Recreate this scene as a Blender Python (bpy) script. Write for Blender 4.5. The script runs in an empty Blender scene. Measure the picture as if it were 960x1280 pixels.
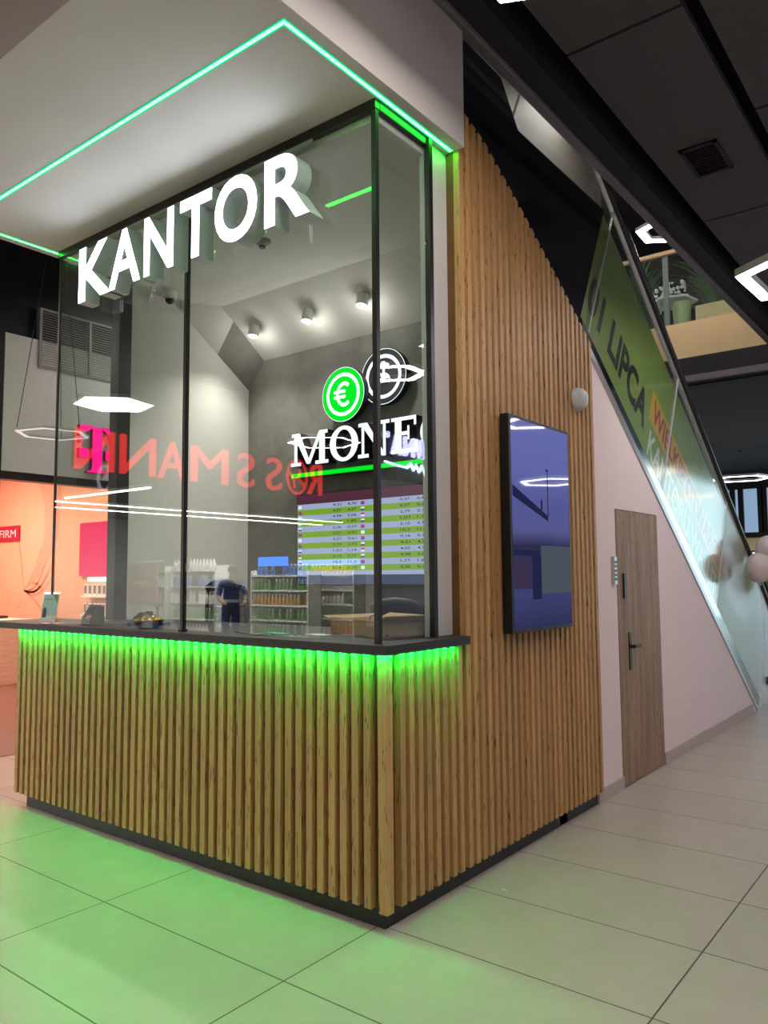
import bpy, bmesh, math, random
from mathutils import Vector, Matrix
random.seed(7)
PI = math.pi
C = bpy.context.scene.collection

# ------------------------------------------------------------------ helpers
class MB:
    """collects shapes into one mesh; every face carries a material slot number"""
    def __init__(s): s.v = []; s.f = []; s.m = []; s.sm = []
    def add(s, vs, fs, mi=0, smooth=False):
        o = len(s.v); s.v += [tuple(v) for v in vs]
        for f in fs: s.f.append([i + o for i in f]); s.m.append(mi); s.sm.append(smooth)
        return s
    def box(s, x0, x1, y0, y1, z0, z1, mi=0):
        vs = [(x, y, z) for x in (x0, x1) for y in (y0, y1) for z in (z0, z1)]
        return s.add(vs, [(0, 1, 3, 2), (4, 6, 7, 5), (0, 4, 5, 1), (2, 3, 7, 6), (0, 2, 6, 4), (1, 5, 7, 3)], mi)
    def obox(s, c, ax, ay, az, hx, hy, hz, mi=0):
        c = Vector(c); ax, ay, az = Vector(ax), Vector(ay), Vector(az)
        vs = [c + ax*(i*hx) + ay*(j*hy) + az*(k*hz) for i in (-1, 1) for j in (-1, 1) for k in (-1, 1)]
        return s.add(vs, [(0, 1, 3, 2), (4, 6, 7, 5), (0, 4, 5, 1), (2, 3, 7, 6), (0, 2, 6, 4), (1, 5, 7, 3)], mi)
    def prism(s, pts, d, mi=0, cap0=True, cap1=True, side=None):
        """polygon of 3-D points pushed along d"""
        n = len(pts); d = Vector(d); a = [Vector(p) for p in pts]
        vs = a + [p + d for p in a]; fs = []
        if cap0: fs.append(list(range(n))[::-1])
        if cap1: fs.append([n + i for i in range(n)])
        s.add(vs, fs, mi)
        s.add(vs, [(i, (i+1) % n, n + (i+1) % n, n + i) for i in range(n)], mi if side is None else side)
        return s
    def tube(s, pts, r, mi=0, n=8, caps=True, closed=False):
        pts = [Vector(p) for p in pts]; rs = r if isinstance(r, (list, tuple)) else [r]*len(pts)
        rings = []; N = len(pts); up = None
        for i, p in enumerate(pts):
            a = pts[i-1] if (i or closed) else p; b = pts[(i+1) % N] if (i < N-1 or closed) else p
            t = (b - a).normalized()
            if up is None:
                up = Vector((0, 0, 1)) if abs(t.z) < .9 else Vector((1, 0, 0))
            u = t.cross(up)
            if u.length < 1e-4: u = t.orthogonal()
            u.normalize(); w = u.cross(t); up = w
            rings.append([p + u*math.cos(2*PI*k/n)*rs[i] + w*math.sin(2*PI*k/n)*rs[i] for k in range(n)])
        vs = [v for R in rings for v in R]; fs = []
        for i in range(N if closed else N-1):
            j = (i+1) % N
            for k in range(n): fs.append((i*n+k, i*n+(k+1) % n, j*n+(k+1) % n, j*n+k))
        s.add(vs, fs, mi, True)
        if caps and not closed: s.add(rings[0], [list(range(n))], mi); s.add(rings[-1], [list(range(n))], mi)
        return s
    def lathe(s, c, prof, n=24, mi=0, axis=(0, 0, 1), smooth=True):
        c = Vector(c); az = Vector(axis).normalized(); ax = az.orthogonal().normalized(); ay = az.cross(ax)
        vs = []; fs = []
        for r, h in prof:
            for k in range(n):
                a = 2*PI*k/n; vs.append(c + az*h + ax*(r*math.cos(a)) + ay*(r*math.sin(a)))
        for i in range(len(prof)-1):
            for k in range(n): fs.append((i*n+k, i*n+(k+1) % n, (i+1)*n+(k+1) % n, (i+1)*n+k))
        s.add(vs, fs, mi, smooth)
        if prof[0][0] > 1e-4: s.add(vs[:n], [list(range(n))[::-1]], mi)
        if prof[-1][0] > 1e-4: s.add(vs[-n:], [list(range(n))], mi)
        return s
    def cyl(s, c, r, h, n=20, mi=0, axis=(0, 0, 1)): return s.lathe(c, [(r, 0), (r, h)], n, mi, axis)
    def ball(s, c, r, n=16, mi=0, sz=1.0, axis=(0, 0, 1)):
        return s.lathe(c, [(max(1e-5, r*math.sin(PI*i/n)), -r*sz*math.cos(PI*i/n)) for i in range(n+1)], n*2, mi, axis)
    def text(s, string, origin, right, up, w=None, h=None, depth=.002, bold=0., mi=0, side=None, center=False, size=1.):
        """writing laid out in the plane (right, up) with its lower left corner at origin, fitted to w x h"""
        cu = bpy.data.curves.new('writing', 'FONT'); cu.body = string; cu.offset = bold; cu.resolution_u = 6
        ob = bpy.data.objects.new('writing', cu)
        me = bpy.data.meshes.new_from_object(ob)
        bpy.data.objects.remove(ob); bpy.data.curves.remove(cu)
        if not me.vertices: return s
        xs = [v.co.x for v in me.vertices]; ys = [v.co.y for v in me.vertices]
        x0, x1, y0, y1 = min(xs), max(xs), min(ys), max(ys)
        sx = (w/(x1-x0)) if w else None; sy = (h/(y1-y0)) if h else None
        if sx is None: sx = sy
        if sy is None: sy = sx
        R = Vector(right).normalized(); U = Vector(up).normalized(); N = R.cross(U); O = Vector(origin)
        if center: O = O - R*((x1-x0)*sx/2) - U*((y1-y0)*sy/2)
        front = [O + R*((v.co.x-x0)*sx) + U*((v.co.y-y0)*sy) for v in me.vertices]
        fs = [list(p.vertices) for p in me.polygons]
        back = [p - N*depth for p in front]
        s.add(front, fs, mi)
        if depth > .0015:
            s.add(back, [f[::-1] for f in fs], mi if side is None else side)
            from collections import Counter
            cnt = Counter()
            for f in fs:
                for i in range(len(f)): cnt[(f[i], f[(i+1) % len(f)])] += 1
            n = len(front); es = [e for e in cnt if (e[1], e[0]) not in cnt]
            s.add(front+back, [(b, a, a+n, b+n) for a, b in es], mi if side is None else side)
        bpy.data.meshes.remove(me)
        return s
    def build(s, name, mats, parent=None, bevel=0, fix=True):
        me = bpy.data.meshes.new(name); me.from_pydata(s.v, [], s.f)
        for m in (mats if isinstance(mats, (list, tuple)) else [mats]): me.materials.append(m)
        me.polygons.foreach_set('material_index', s.m); me.polygons.foreach_set('use_smooth', s.sm)
        me.update()
        if fix:
            bm = bmesh.new(); bm.from_mesh(me); bmesh.ops.recalc_face_normals(bm, faces=bm.faces); bm.to_mesh(me); bm.free()
        o = bpy.data.objects.new(name, me); C.objects.link(o)
        if parent: o.parent = parent; o.matrix_parent_inverse = parent.matrix_world.inverted() if False else Matrix.Translation(-parent.location) if parent.type == 'EMPTY' and not parent.rotation_euler.z else Matrix()
        if bevel:
            b = o.modifiers.new('edge', 'BEVEL'); b.width = bevel; b.segments = 2; b.limit_method = 'ANGLE'
        return o

def tag(o, label, cat, group=None, kind=None):
    o['label'] = label; o['category'] = cat
    if group: o['group'] = group
    if kind: o['kind'] = kind
    return o
def thing(name, label, cat, loc=(0, 0, 0), group=None):
    o = bpy.data.objects.new(name, None); C.objects.link(o); o.location = loc; o.empty_display_size = .1
    return tag(o, label, cat, group)
def struct(o): o['kind'] = 'structure'; return o
def child(mb, name, mat, parent, **k): return mb.build(name, mat, parent, **k)
def sub(mb, name, mat, parent, **k):
    """a piece of a part: the part's origin sits where its thing's parent inverse put it"""
    o = mb.build(name, mat, None, **k); o.parent = parent
    o.matrix_parent_inverse = parent.matrix_parent_inverse.copy() if False else Matrix()
    return o
def dup(root, loc, label=None, group=None):
    r = root.copy(); C.objects.link(r); r.location = loc
    if label: r['label'] = label
    if group: r['group'] = group
    for ch in root.children:
        c = ch.copy(); C.objects.link(c); c.parent = r; c.matrix_parent_inverse = ch.matrix_parent_inverse.copy()
        for g in ch.children:
            d = g.copy(); C.objects.link(d); d.parent = c; d.matrix_parent_inverse = g.matrix_parent_inverse.copy()
    return r

# ------------------------------------------------------------------ materials
def nodes(name):
    m = bpy.data.materials.new(name); m.use_nodes = True
    nt = m.node_tree; return m, nt, nt.nodes['Principled BSDF']
def pm(name, col, rough=.5, metal=0., emit=None, es=0., spec=None, noise=0., nscale=20., coat=0., bump=0., stretch=(1, 1, 1)):
    m, nt, b = nodes(name)
    b.inputs['Base Color'].default_value = (*col, 1); b.inputs['Roughness'].default_value = rough; b.inputs['Metallic'].default_value = metal
    if spec is not None: b.inputs['Specular IOR Level'].default_value = spec
    if coat: b.inputs['Coat Weight'].default_value = coat
    if emit: b.inputs['Emission Color'].default_value = (*emit, 1); b.inputs['Emission Strength'].default_value = es
    if noise or bump:
        tc = nt.nodes.new('ShaderNodeTexCoord'); mp = nt.nodes.new('ShaderNodeMapping'); mp.inputs['Scale'].default_value = stretch
        nz = nt.nodes.new('ShaderNodeTexNoise'); nz.inputs['Scale'].default_value = nscale; nz.inputs['Detail'].default_value = 6; nz.inputs['Roughness'].default_value = .6
        nt.links.new(tc.outputs['Object'], mp.inputs[0]); nt.links.new(mp.outputs[0], nz.inputs['Vector'])
        if noise:
            rp = nt.nodes.new('ShaderNodeValToRGB')
            rp.color_ramp.elements[0].color = (*[c*(1-noise) for c in col], 1); rp.color_ramp.elements[1].color = (*[min(1, c*(1+noise)) for c in col], 1)
            rp.color_ramp.elements[0].position = .3; rp.color_ramp.elements[1].position = .7
            nt.links.new(nz.outputs['Fac'], rp.inputs[0]); nt.links.new(rp.outputs[0], b.inputs['Base Color'])
        if bump:
            bp = nt.nodes.new('ShaderNodeBump'); bp.inputs['Strength'].default_value = bump; bp.inputs['Distance'].default_value = .01
            nt.links.new(nz.outputs['Fac'], bp.inputs['Height']); nt.links.new(bp.outputs[0], b.inputs['Normal'])
    return m
def em(name, col, s):
    m = bpy.data.materials.new(name); m.use_nodes = True; nt = m.node_tree; nt.nodes.remove(nt.nodes['Principled BSDF'])
    e = nt.nodes.new('ShaderNodeEmission'); e.inputs[0].default_value = (*col, 1); e.inputs[1].default_value = s
    nt.links.new(e.outputs[0], nt.nodes['Material Output'].inputs[0]); return m
def glass(name, tint=(.93, .97, .95), base=.055, rough=0.):
    """thin clear pane: lets light straight through, mirrors by angle"""
    m = bpy.data.materials.new(name); m.use_nodes = True; nt = m.node_tree; nt.nodes.remove(nt.nodes['Principled BSDF'])
    tr = nt.nodes.new('ShaderNodeBsdfTransparent'); tr.inputs[0].default_value = (*tint, 1)
    gl = nt.nodes.new('ShaderNodeBsdfGlossy'); gl.inputs['Roughness'].default_value = rough; gl.inputs[0].default_value = (1, 1, 1, 1)
    lw = nt.nodes.new('ShaderNodeLayerWeight'); lw.inputs[0].default_value = .5
    pw = nt.nodes.new('ShaderNodeMath'); pw.operation = 'POWER'; pw.inputs[1].default_value = 5
    ma = nt.nodes.new('ShaderNodeMath'); ma.operation = 'MULTIPLY_ADD'; ma.inputs[1].default_value = 1-base; ma.inputs[2].default_value = base
    mx = nt.nodes.new('ShaderNodeMixShader'); L = nt.links.new
    L(lw.outputs['Facing'], pw.inputs[0]); L(pw.outputs[0], ma.inputs[0]); L(ma.outputs[0], mx.inputs[0])
    L(tr.outputs[0], mx.inputs[1]); L(gl.outputs[0], mx.inputs[2]); L(mx.outputs[0], nt.nodes['Material Output'].inputs[0])
    return m
def wood(name, light, dark, fleck, grain=(60, 60, 2.2), rough=.5, island=.12):
    m, nt, b = nodes(name); N = nt.nodes.new; L = nt.links.new
    tc = N('ShaderNodeTexCoord'); mp = N('ShaderNodeMapping'); mp.inputs['Scale'].default_value = grain
    geo = N('ShaderNodeNewGeometry'); off = N('ShaderNodeVectorMath'); off.operation = 'ADD'
    cmb = N('ShaderNodeCombineXYZ'); mul = N('ShaderNodeMath'); mul.operation = 'MULTIPLY'; mul.inputs[1].default_value = 40
    L(geo.outputs['Random Per Island'], mul.inputs[0]); L(mul.outputs[0], cmb.inputs[2]); L(mul.outputs[0], cmb.inputs[0])
    L(tc.outputs['Object'], mp.inputs[0]); L(mp.outputs[0], off.inputs[0]); L(cmb.outputs[0], off.inputs[1])
    n1 = N('ShaderNodeTexNoise'); n1.inputs['Scale'].default_value = 1; n1.inputs['Detail'].default_value = 8; n1.inputs['Roughness'].default_value = .65
    L(off.outputs[0], n1.inputs['Vector'])
    r1 = N('ShaderNodeValToRGB'); r1.color_ramp.elements[0].position = .32; r1.color_ramp.elements[1].position = .66
    r1.color_ramp.elements[0].color = (*dark, 1); r1.color_ramp.elements[1].color = (*light, 1); L(n1.outputs['Fac'], r1.inputs[0])
    n2 = N('ShaderNodeTexNoise'); n2.inputs['Scale'].default_value = 1.0; n2.inputs['Detail'].default_value = 4
    mp2 = N('ShaderNodeMapping'); mp2.inputs['Scale'].default_value = (110, 110, 13); L(tc.outputs['Object'], mp2.inputs[0])
    of2 = N('ShaderNodeVectorMath'); of2.operation = 'ADD'; L(mp2.outputs[0], of2.inputs[0]); L(cmb.outputs[0], of2.inputs[1]); L(of2.outputs[0], n2.inputs['Vector'])
    r2 = N('ShaderNodeValToRGB'); r2.color_ramp.elements[0].position = .60; r2.color_ramp.elements[1].position = .68
    r2.color_ramp.elements[0].color = (0, 0, 0, 1); r2.color_ramp.elements[1].color = (1, 1, 1, 1); L(n2.outputs['Fac'], r2.inputs[0])
    mx = N('ShaderNodeMix'); mx.data_type = 'RGBA'; mx.inputs[7].default_value = (*fleck, 1)
    L(r2.outputs[0], mx.inputs[0]); L(r1.outputs[0], mx.inputs[6])
    hs = N('ShaderNodeHueSaturation'); mr = N('ShaderNodeMapRange'); mr.inputs[3].default_value = 1-island; mr.inputs[4].default_value = 1+island
    L(geo.outputs['Random Per Island'], mr.inputs[0]); L(mr.outputs[0], hs.inputs['Value']); L(mx.outputs[2], hs.inputs['Color'])
    L(hs.outputs[0], b.inputs['Base Color']); b.inputs['Roughness'].default_value = rough
    bp = N('ShaderNodeBump'); bp.inputs['Strength'].default_value = .25; bp.inputs['Distance'].default_value = .004
    L(n1.outputs['Fac'], bp.inputs['Height']); L(bp.outputs[0], b.inputs['Normal'])
    return m
def tilefloor(name, col, mortar, bw, rh, ox, oy, rough=.35):
    m, nt, b = nodes(name); N = nt.nodes.new; L = nt.links.new
    tc = N('ShaderNodeTexCoord'); mp = N('ShaderNodeMapping'); mp.inputs['Location'].default_value = (ox, oy, 0)
    L(tc.outputs['Object'], mp.inputs[0])
    br = N('ShaderNodeTexBrick'); br.offset = 0; br.inputs['Scale'].default_value = 1; br.inputs['Brick Width'].default_value = bw; br.inputs['Row Height'].default_value = rh
    br.inputs['Mortar Size'].default_value = .0035; br.inputs['Mortar Smooth'].default_value = .1; br.inputs['Bias'].default_value = 0
    br.inputs['Color1'].default_value = (*[c*.97 for c in col], 1); br.inputs['Color2'].default_value = (*[c*1.03 for c in col], 1); br.inputs['Mortar'].default_value = (*mortar, 1)
    L(mp.outputs[0], br.inputs['Vector'])
    nz = N('ShaderNodeTexNoise'); nz.inputs['Scale'].default_value = 3.5; nz.inputs['Detail'].default_value = 9; nz.inputs['Roughness'].default_value = .7; L(tc.outputs['Object'], nz.inputs['Vector'])
    mr = N('ShaderNodeMapRange'); mr.inputs[1].default_value = .3; mr.inputs[2].default_value = .7; mr.inputs[3].default_value = .92; mr.inputs[4].default_value = 1.06; L(nz.outputs['Fac'], mr.inputs[0])
    hs = N('ShaderNodeHueSaturation'); L(br.outputs['Color'], hs.inputs['Color']); L(mr.outputs[0], hs.inputs['Value']); L(hs.outputs[0], b.inputs['Base Color'])
    b.inputs['Roughness'].default_value = rough
    return m

M = {}
M['floor'] = tilefloor('hall_tile', (.50, .435, .375), (.09, .075, .065), 1.17, .58, .045+11.7, -.02+11.6)
M['brown_floor'] = tilefloor('shop_floor', (.19, .075, .055), (.05, .02, .02), 1.2, 1.2, 0, 0, .4)
M['oak'] = wood('oak_slat', (.62, .355, .145), (.47, .25, .09), (.16, .07, .025))
M['oak_back'] = pm('slat_backing', (.16, .066, .018), .7, noise=.2, nscale=8)
M['door_wood'] = wood('door_oak', (.42, .255, .145), (.20, .105, .052), (.11, .055, .028), grain=(30, 14, 1.2), island=0)
M['black'] = pm('black_satin', (.012, .011, .012), .35, noise=.2, nscale=40)
M['worktop'] = pm('worktop_anthracite', (.028, .024, .025), .55, noise=.25, nscale=120)
M['plinth'] = pm('plinth_black', (.018, .017, .018), .5, noise=.2, nscale=30)
M['white'] = pm('white_paint', (.62, .585, .56), .8, noise=.03, nscale=3)
M['soffit'] = pm('soffit_paint', (.60, .545, .515), .85, noise=.03, nscale=2)
M['pink'] = pm('pale_pink_paint', (.90, .745, .735), .85, noise=.02, nscale=2)
M['skirt'] = pm('skirting_stone', (.52, .43, .39), .6, noise=.08, nscale=20)
M['concrete'] = pm('concrete_plaster', (.200, .185, .170), .75, noise=.22, nscale=5, bump=.15)
M['glass'] = glass('clear_glass')
M['rail_glass'] = glass('balustrade_glass', (.90, .96, .95), .05)
M['vinyl_glass'] = glass('balustrade_glass_smeared', (.95, .98, .97), .05, .11)
M['frosted_glass'] = glass('balustrade_glass_frosted', (.95, .98, .97), .05, .45)
M['edge'] = pm('glass_edge', (.10, .35, .27), .2, noise=.1)
M['green_led'] = em('green_led_line', (.022, 1, .045), 20)
M['led_rim'] = em('green_led_rim', (.01, .42, .15), 1.0)
M['green_led_strong'] = em('green_led_downlight', (.0, 1, .09), 150)
M['lamp'] = em('lamp_diffuser', (1, .93, .90), 21)
M['lamp_soft'] = em('lamp_diffuser_soft', (1, .90, .90), 9)
M['lamp_dim'] = em('lamp_diffuser_dim', (.80, .66, .68), .75)  # glow of the ring that imitates a lamp reflection
M['lamp_far'] = em('lamp_diffuser_warm', (1, .90, .78), 6)
M['linear'] = em('linear_lamp', (1, .93, .84), 22)
M['sign_face'] = em('sign_face_white', (.80, .90, 1), 6)
M['sign_side'] = pm('sign_side', (.50, .52, .54), .45, noise=.05)
M['logo_face'] = em('logo_face_white', (.85, .95, 1), 1.25)
M['logo_side'] = pm('logo_side_black', (.008, .008, .012), .35, noise=.2)
M['logo_green'] = em('logo_face_green', (.0, .62, .015), 1.1)
M['logo_black'] = pm('logo_face_black', (.004, .004, .006), .7, noise=.2)
M['red_face'] = em('sign_face_red', (1, .03, .03), 3)
M['magenta'] = em('magenta_lit', (1, .0, .19), 1.35)
M['magenta_side'] = pm('magenta_side', (.16, .0, .05), .4, noise=.1)
M['violet_face'] = em('sign_face_violet', (.50, .48, 1), 9)
M['blue_face'] = em('sign_face_blue', (.05, .22, 1), 8)
M['ceil'] = pm('ceiling_charcoal', (.018, .016, .020), .75, noise=.25, nscale=4)
M['ceil_panel'] = pm('ceiling_panel_grey', (.085, .075, .085), .8, noise=.15, nscale=60, bump=.1)
M['trim'] = pm('slab_trim_grey', (.17, .15, .165), .45, noise=.08)
M['clad'] = pm('black_gloss_cladding', (.010, .010, .014), .12, noise=.2, nscale=3)
M['steel'] = pm('brushed_steel', (.55, .56, .57), .28, 1., noise=.08, nscale=60, stretch=(1, 1, 12))
M['chrome'] = pm('chrome', (.75, .75, .77), .12, 1., noise=.03)
M['mirror_steel'] = pm('mirror_steel', (.50, .52, .54), .12, 1., noise=.05)
M['rubber'] = pm('handrail_rubber', (.010, .009, .009), .22, noise=.2)
M['banner'] = pm('banner_green', (.25, .34, .065), .55, noise=.08, nscale=4)
M['yellow'] = pm('banner_yellow', (.72, .40, .02), .5, noise=.05)
M['redtext'] = pm('banner_red', (.42, .02, .02), .5, noise=.05)
M['blacktext'] = pm('print_black', (.006, .006, .006), .5, noise=.1)
M['whitetext'] = pm('print_white', (.72, .74, .70), .5, noise=.05)
M['paper'] = pm('paper_white', (.78, .78, .76), .6, noise=.03)
M['lilac'] = pm('print_lilac', (.66, .62, .74), .5, noise=.05)
M['beige'] = pm('beige_fascia', (.84, .62, .33), .7, noise=.05, nscale=2)
M['ply'] = pm('rail_wood', (.62, .42, .24), .5, noise=.1, nscale=20)
M['grey'] = pm('mid_grey', (.30, .29, .28), .6, noise=.08)
M['fascia_grey'] = pm('fascia_grey', (.70, .68, .66), .7, noise=.05, nscale=2)
M['dark_facade'] = pm('dark_facade', (.045, .043, .045), .6, noise=.15)
M['peach'] = pm('peach_wall', (.84, .42, .29), .8, noise=.06, nscale=2)
M['peach_line'] = pm('peach_line', (.72, .27, .20), .8, noise=.05)
M['lightwood'] = pm('light_wood', (.72, .50, .36), .5, noise=.12, nscale=6, stretch=(1, 1, 8))
M['plastic_white'] = pm('white_plastic', (.70, .68, .67), .4, noise=.03)
M['cardboard'] = pm('cardboard', (.50, .32, .16), .8, noise=.12, nscale=12)
M['chair_black'] = pm('chair_black', (.010, .010, .011), .5, noise=.3, nscale=60)
M['gold'] = pm('gold_foil', (.80, .52, .12), .25, .9, noise=.15, nscale=60)
M['leaf'] = pm('plant_leaf', (.06, .15, .045), .5, noise=.35, nscale=6)
M['skin'] = pm('skin', (.62, .38, .28), .5, noise=.06)
M['hair'] = pm('hair', (.05, .03, .02), .6, noise=.3, nscale=40)
M['blue_cloth'] = pm('blue_cloth', (.05, .10, .36), .8, noise=.12, nscale=14)
M['blue_cloth2'] = pm('blue_trousers', (.035, .065, .22), .85, noise=.12, nscale=14)
M['reflective'] = pm('reflective_tape', (.80, .82, .80), .5, emit=None, noise=.05)
M['black_screen'] = pm('dark_screen_glass', (.010, .011, .016), .04, coat=.5, noise=.1)

G1, G2 = (0, .40, .04), (.18, .9, .5)
# ------------------------------------------------------------------ camera
cam = bpy.data.cameras.new('camera'); co = bpy.data.objects.new('camera', cam); C.objects.link(co)
yaw, pitch, roll, f = 0.660922932, 0.0808710892, -0.00751073, 972.539
fw = Vector((-math.sin(yaw)*math.cos(pitch), math.cos(yaw)*math.cos(pitch), math.sin(pitch)))
rt = Vector((math.cos(yaw), math.sin(yaw), 0)); up = rt.cross(fw)
r2 = rt*math.cos(roll) + up*math.sin(roll); u2 = up*math.cos(roll) - rt*math.sin(roll)
co.matrix_world = Matrix(((r2.x, u2.x, -fw.x, 2.1136425), (r2.y, u2.y, -fw.y, -2.70759), (r2.z, u2.z, -fw.z, 1.5), (0, 0, 0, 1)))
cam.sensor_fit = 'VERTICAL'; cam.sensor_height = 36; cam.lens = f/1280*36; cam.clip_end = 200
bpy.context.scene.camera = co

# ------------------------------------------------------------------ the hall
struct(MB().box(-20, 8, -20, 26, -.2, 0).build('floor', M['floor']))
# ground floor ceiling: a charcoal slab with the escalator well left open
ZC = 4.75
cb = MB()
cb.box(.1, 8, -20, 26, ZC, 4.9)                 # right of the well
cb.box(-20, .1, -20, -1.0, ZC, 4.9)             # in front of the kiosk
cb.box(-20, -3.0, -1.0, 26, ZC, 4.9)
cb.box(-3.0, .1, 8.05, 26, ZC, 4.9)
struct(cb.build('ceiling', M['ceil']))
# slab edge along the well: dark beam with a grey metal trim on its lower edge
struct(MB().box(.10, .26, -1.0, 8.0, 4.36, ZC).build('trim_1', M['ceil']))
struct(MB().box(.06, .125, -.1, 8.0, 4.335, 4.40).build('trim_2', M['trim'], bevel=.012))
pb = MB()
def panel(x0, x1, y0, y1): pb.box(x0, x1, y0, y1, 4.41, 4.46)
ys = [-6.78, -4.13, -1.45, 1.225, 3.885, 6.545, 9.2, 11.9, 14.5]
for a, b in zip(ys, ys[1:]):
    panel(.385, 1.02, a+.012, b-.012)
yz = [-8.2, -5.5, -2.9, -.22, 2.44, 5.1, 7.76, 10.4, 13.1]
for a, b in zip(yz, yz[1:]):
    panel(1.10, 1.75, a+.012, b-.012); panel(1.95, 2.6, a+.8, b+.776)
struct(pb.build('ceiling_panel_rows', M['ceil_panel']))
v = thing('ceiling_vent', 'square dark slatted air vent in the ceiling panel above the walkway', 'vent', (.69, 2.85, 4.405))
MB().box(.565, .59, 2.63, 3.08, 4.395, 4.415).box(.79, .815, 2.63, 3.08, 4.395, 4.415).box(.565, .815, 2.63, 2.655, 4.395, 4.415).box(.565, .815, 3.055, 3.08, 4.395, 4.415).build('frame', M['ceil'], v)
g = MB()
for i in range(11): g.obox((.69, 2.675+i*.037, 4.403), (1, 0, 0), (0, .8, .6), (0, -.6, .8), .1, .014, .0015)
g.build('slat', M['black'], v)

# far end of the upper floor, seen through the well
struct(MB().box(-6, .1, 8.0, 8.05, 4.36, 4.9).build('trim_3', M['beige']))
struct(MB().box(-6, 3, 7.6, 8.0, 4.02, 4.30).box(-6, .1, 7.95, 8.05, 4.0, 4.36).build('trim_4', M['ceil']))
struct(MB().box(-6, 3, 7.55, 7.63, 3.98, 4.05).build('trim_5', M['trim']))
struct(MB().box(-8, 6, 8.05, 22, 4.901, 4.92).build('floor_upper', M['grey']))
struct(MB().box(-9, 8, -2, 22, 7.9, 8.0).build('ceiling_upper', M['ceil']))
struct(MB().box(-8, 6, 16, 16.2, 4.92, 7.9).build('wall_upper_back', M['dark_facade']))
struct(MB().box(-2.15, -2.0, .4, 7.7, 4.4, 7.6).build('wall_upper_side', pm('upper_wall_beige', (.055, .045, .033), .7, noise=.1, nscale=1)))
b_ = thing('glass_balustrade', 'glass guard rail with pale wooden handrail at the upper floor edge', 'railing', (-1.6, 8.1, 4.92))
MB().box(-6, .1, 8.10, 8.112, 4.95, 5.94).build('glass_panel', M['rail_glass'], b_)
MB().box(-6, .1, 8.075, 8.135, 5.94, 6.0).build('handrail', M['ply'], b_, bevel=.01)
for x in (-3.3, -1.27): MB().box(x-.035, x+.035, 8.115, 8.15, 4.92, 5.94).build('post', M['grey'], b_)

# left walls and shop row
struct(MB().box(-20, -8.2, -15.1, -15, 0, ZC).box(-16.3, -16.2, -15, 0, 0, ZC).build('wall_shop_back', M['fascia_grey']))
struct(MB().box(-8.35, -8.2, -15, -.6, 2.62, ZC).box(-8.35, -8.2, -15, -14.6, 0, 2.62).box(-8.35, -8.2, -1.2, -.6, 0, 2.62).build('wall_shopfront', M['dark_facade']))
struct(MB().box(-16.2, -8.21, -15, -.6, .0005, .004).build('floor_drugstore', pm('drugstore_floor', (.07, .066, .06), .7, noise=.1)))
struct(MB().box(-16.2, -8.35, -15, -.6, 3.05, 3.1).build('ceiling_shop', M['grey']))

# ------------------------------------------------------------------ hexagon lamps
def hexlamp(name, label, c, R, w, solid=False, rot=0., mat='lamp', cord=None, group=None, thick=.06):
    c = Vector(c); t = thing(name, label, 'ceiling lamp', c, group)
    P = lambda r, k, z: (c.x+r*math.cos(rot+k*PI/3), c.y+r*math.sin(rot+k*PI/3), c.z+z)
    body = MB(); dif = MB()
    if solid:
        body.prism([P(R, k, .005) for k in range(6)], (0, 0, .05))
        dif.prism([P(R*.985, k, 0) for k in range(6)], (0, 0, .005))
    else:
        q = R-w*1.155
        for k in range(6):
            body.prism([P(R, k, .005), P(R, k+1, .005), P(q, k+1, .005), P(q, k, .005)], (0, 0, thick-.005))
            dif.prism([P(R-.006, k, 0), P(R-.006, k+1, 0), P(q+.006, k+1, 0), P(q+.006, k, 0)], (0, 0, .005))
    body.build('housing', M['plastic_white'], t); dif.build('diffuser', M[mat], t)
    top = cord if cord else ZC
    if top - c.z > .1:
        s = MB()
        for k in (0, 2, 4): s.tube([P(R*.93, k, thick if not solid else .055), (c.x, c.y, top-.03)], .003, n=5)
        s.cyl((c.x, c.y, top-.035), .05, .03, 12)
        s.build('suspension_cable', M['black'], t)
    return t
A27 = math.radians(27)
hexlamp('hexagon_lamp', 'white hexagon ring lamp cut by the top edge of the photo', (1.22, -.345, 3.9), .73, .098, rot=A27, cord=4.41, group='hexagon lamps over the hall')
hexlamp('hexagon_lamp', 'large white hexagon ring lamp under the dark ceiling beside the escalator opening', (1.35, 3.40, 3.6), .638, .086, rot=A27, cord=4.41, group='hexagon lamps over the hall')
hexlamp('hexagon_lamp', 'filled white hexagon lamp mirrored high in the left glass pane', (-7.45, -3.45, 3.9), .55, .1, solid=True, rot=.25, mat='lamp_soft', group='hexagon lamps over the hall')
hexlamp('hexagon_lamp', 'small dim hexagon ring lamp hanging before the grey fascia of the pink phone shop', (-3.76, .53, 2.64), .29, .036, rot=.3, mat='lamp_dim', thick=.022, group='hexagon lamps over the hall')  # hung ring stands in for a lamp reflection on the fascia
hexlamp('hexagon_lamp', 'hexagon ring lamp mirrored across the white serif letters', (-5.75, -5.95, 3.5), .56, .06, rot=.35, group='hexagon lamps over the hall')
hexlamp('hexagon_lamp', 'hexagon ring lamp mirrored across the black dollar coin', (3.35, 4.6, 3.9), .42, .10, rot=.5, group='hexagon lamps over the hall')
hexlamp('hexagon_lamp', 'hexagon ring lamp mirrored in the dark portrait screen', (3.75, 9.05, 3.0), .55, .06, rot=.2, group='hexagon lamps over the hall')
hexlamp('hexagon_lamp', 'warm hexagon ring lamp hanging low behind the escalator handrail', (-3.05, 19.6, 4.0), .78, .14, mat='lamp_far', rot=.2, group='hexagon lamps over the hall')
hexlamp('hexagon_lamp', 'farther hexagon ring lamp above the balloons', (-1.75, 21.6, 3.75), .70, .2, mat='lamp_far', rot=.4, group='hexagon lamps over the hall')
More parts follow.
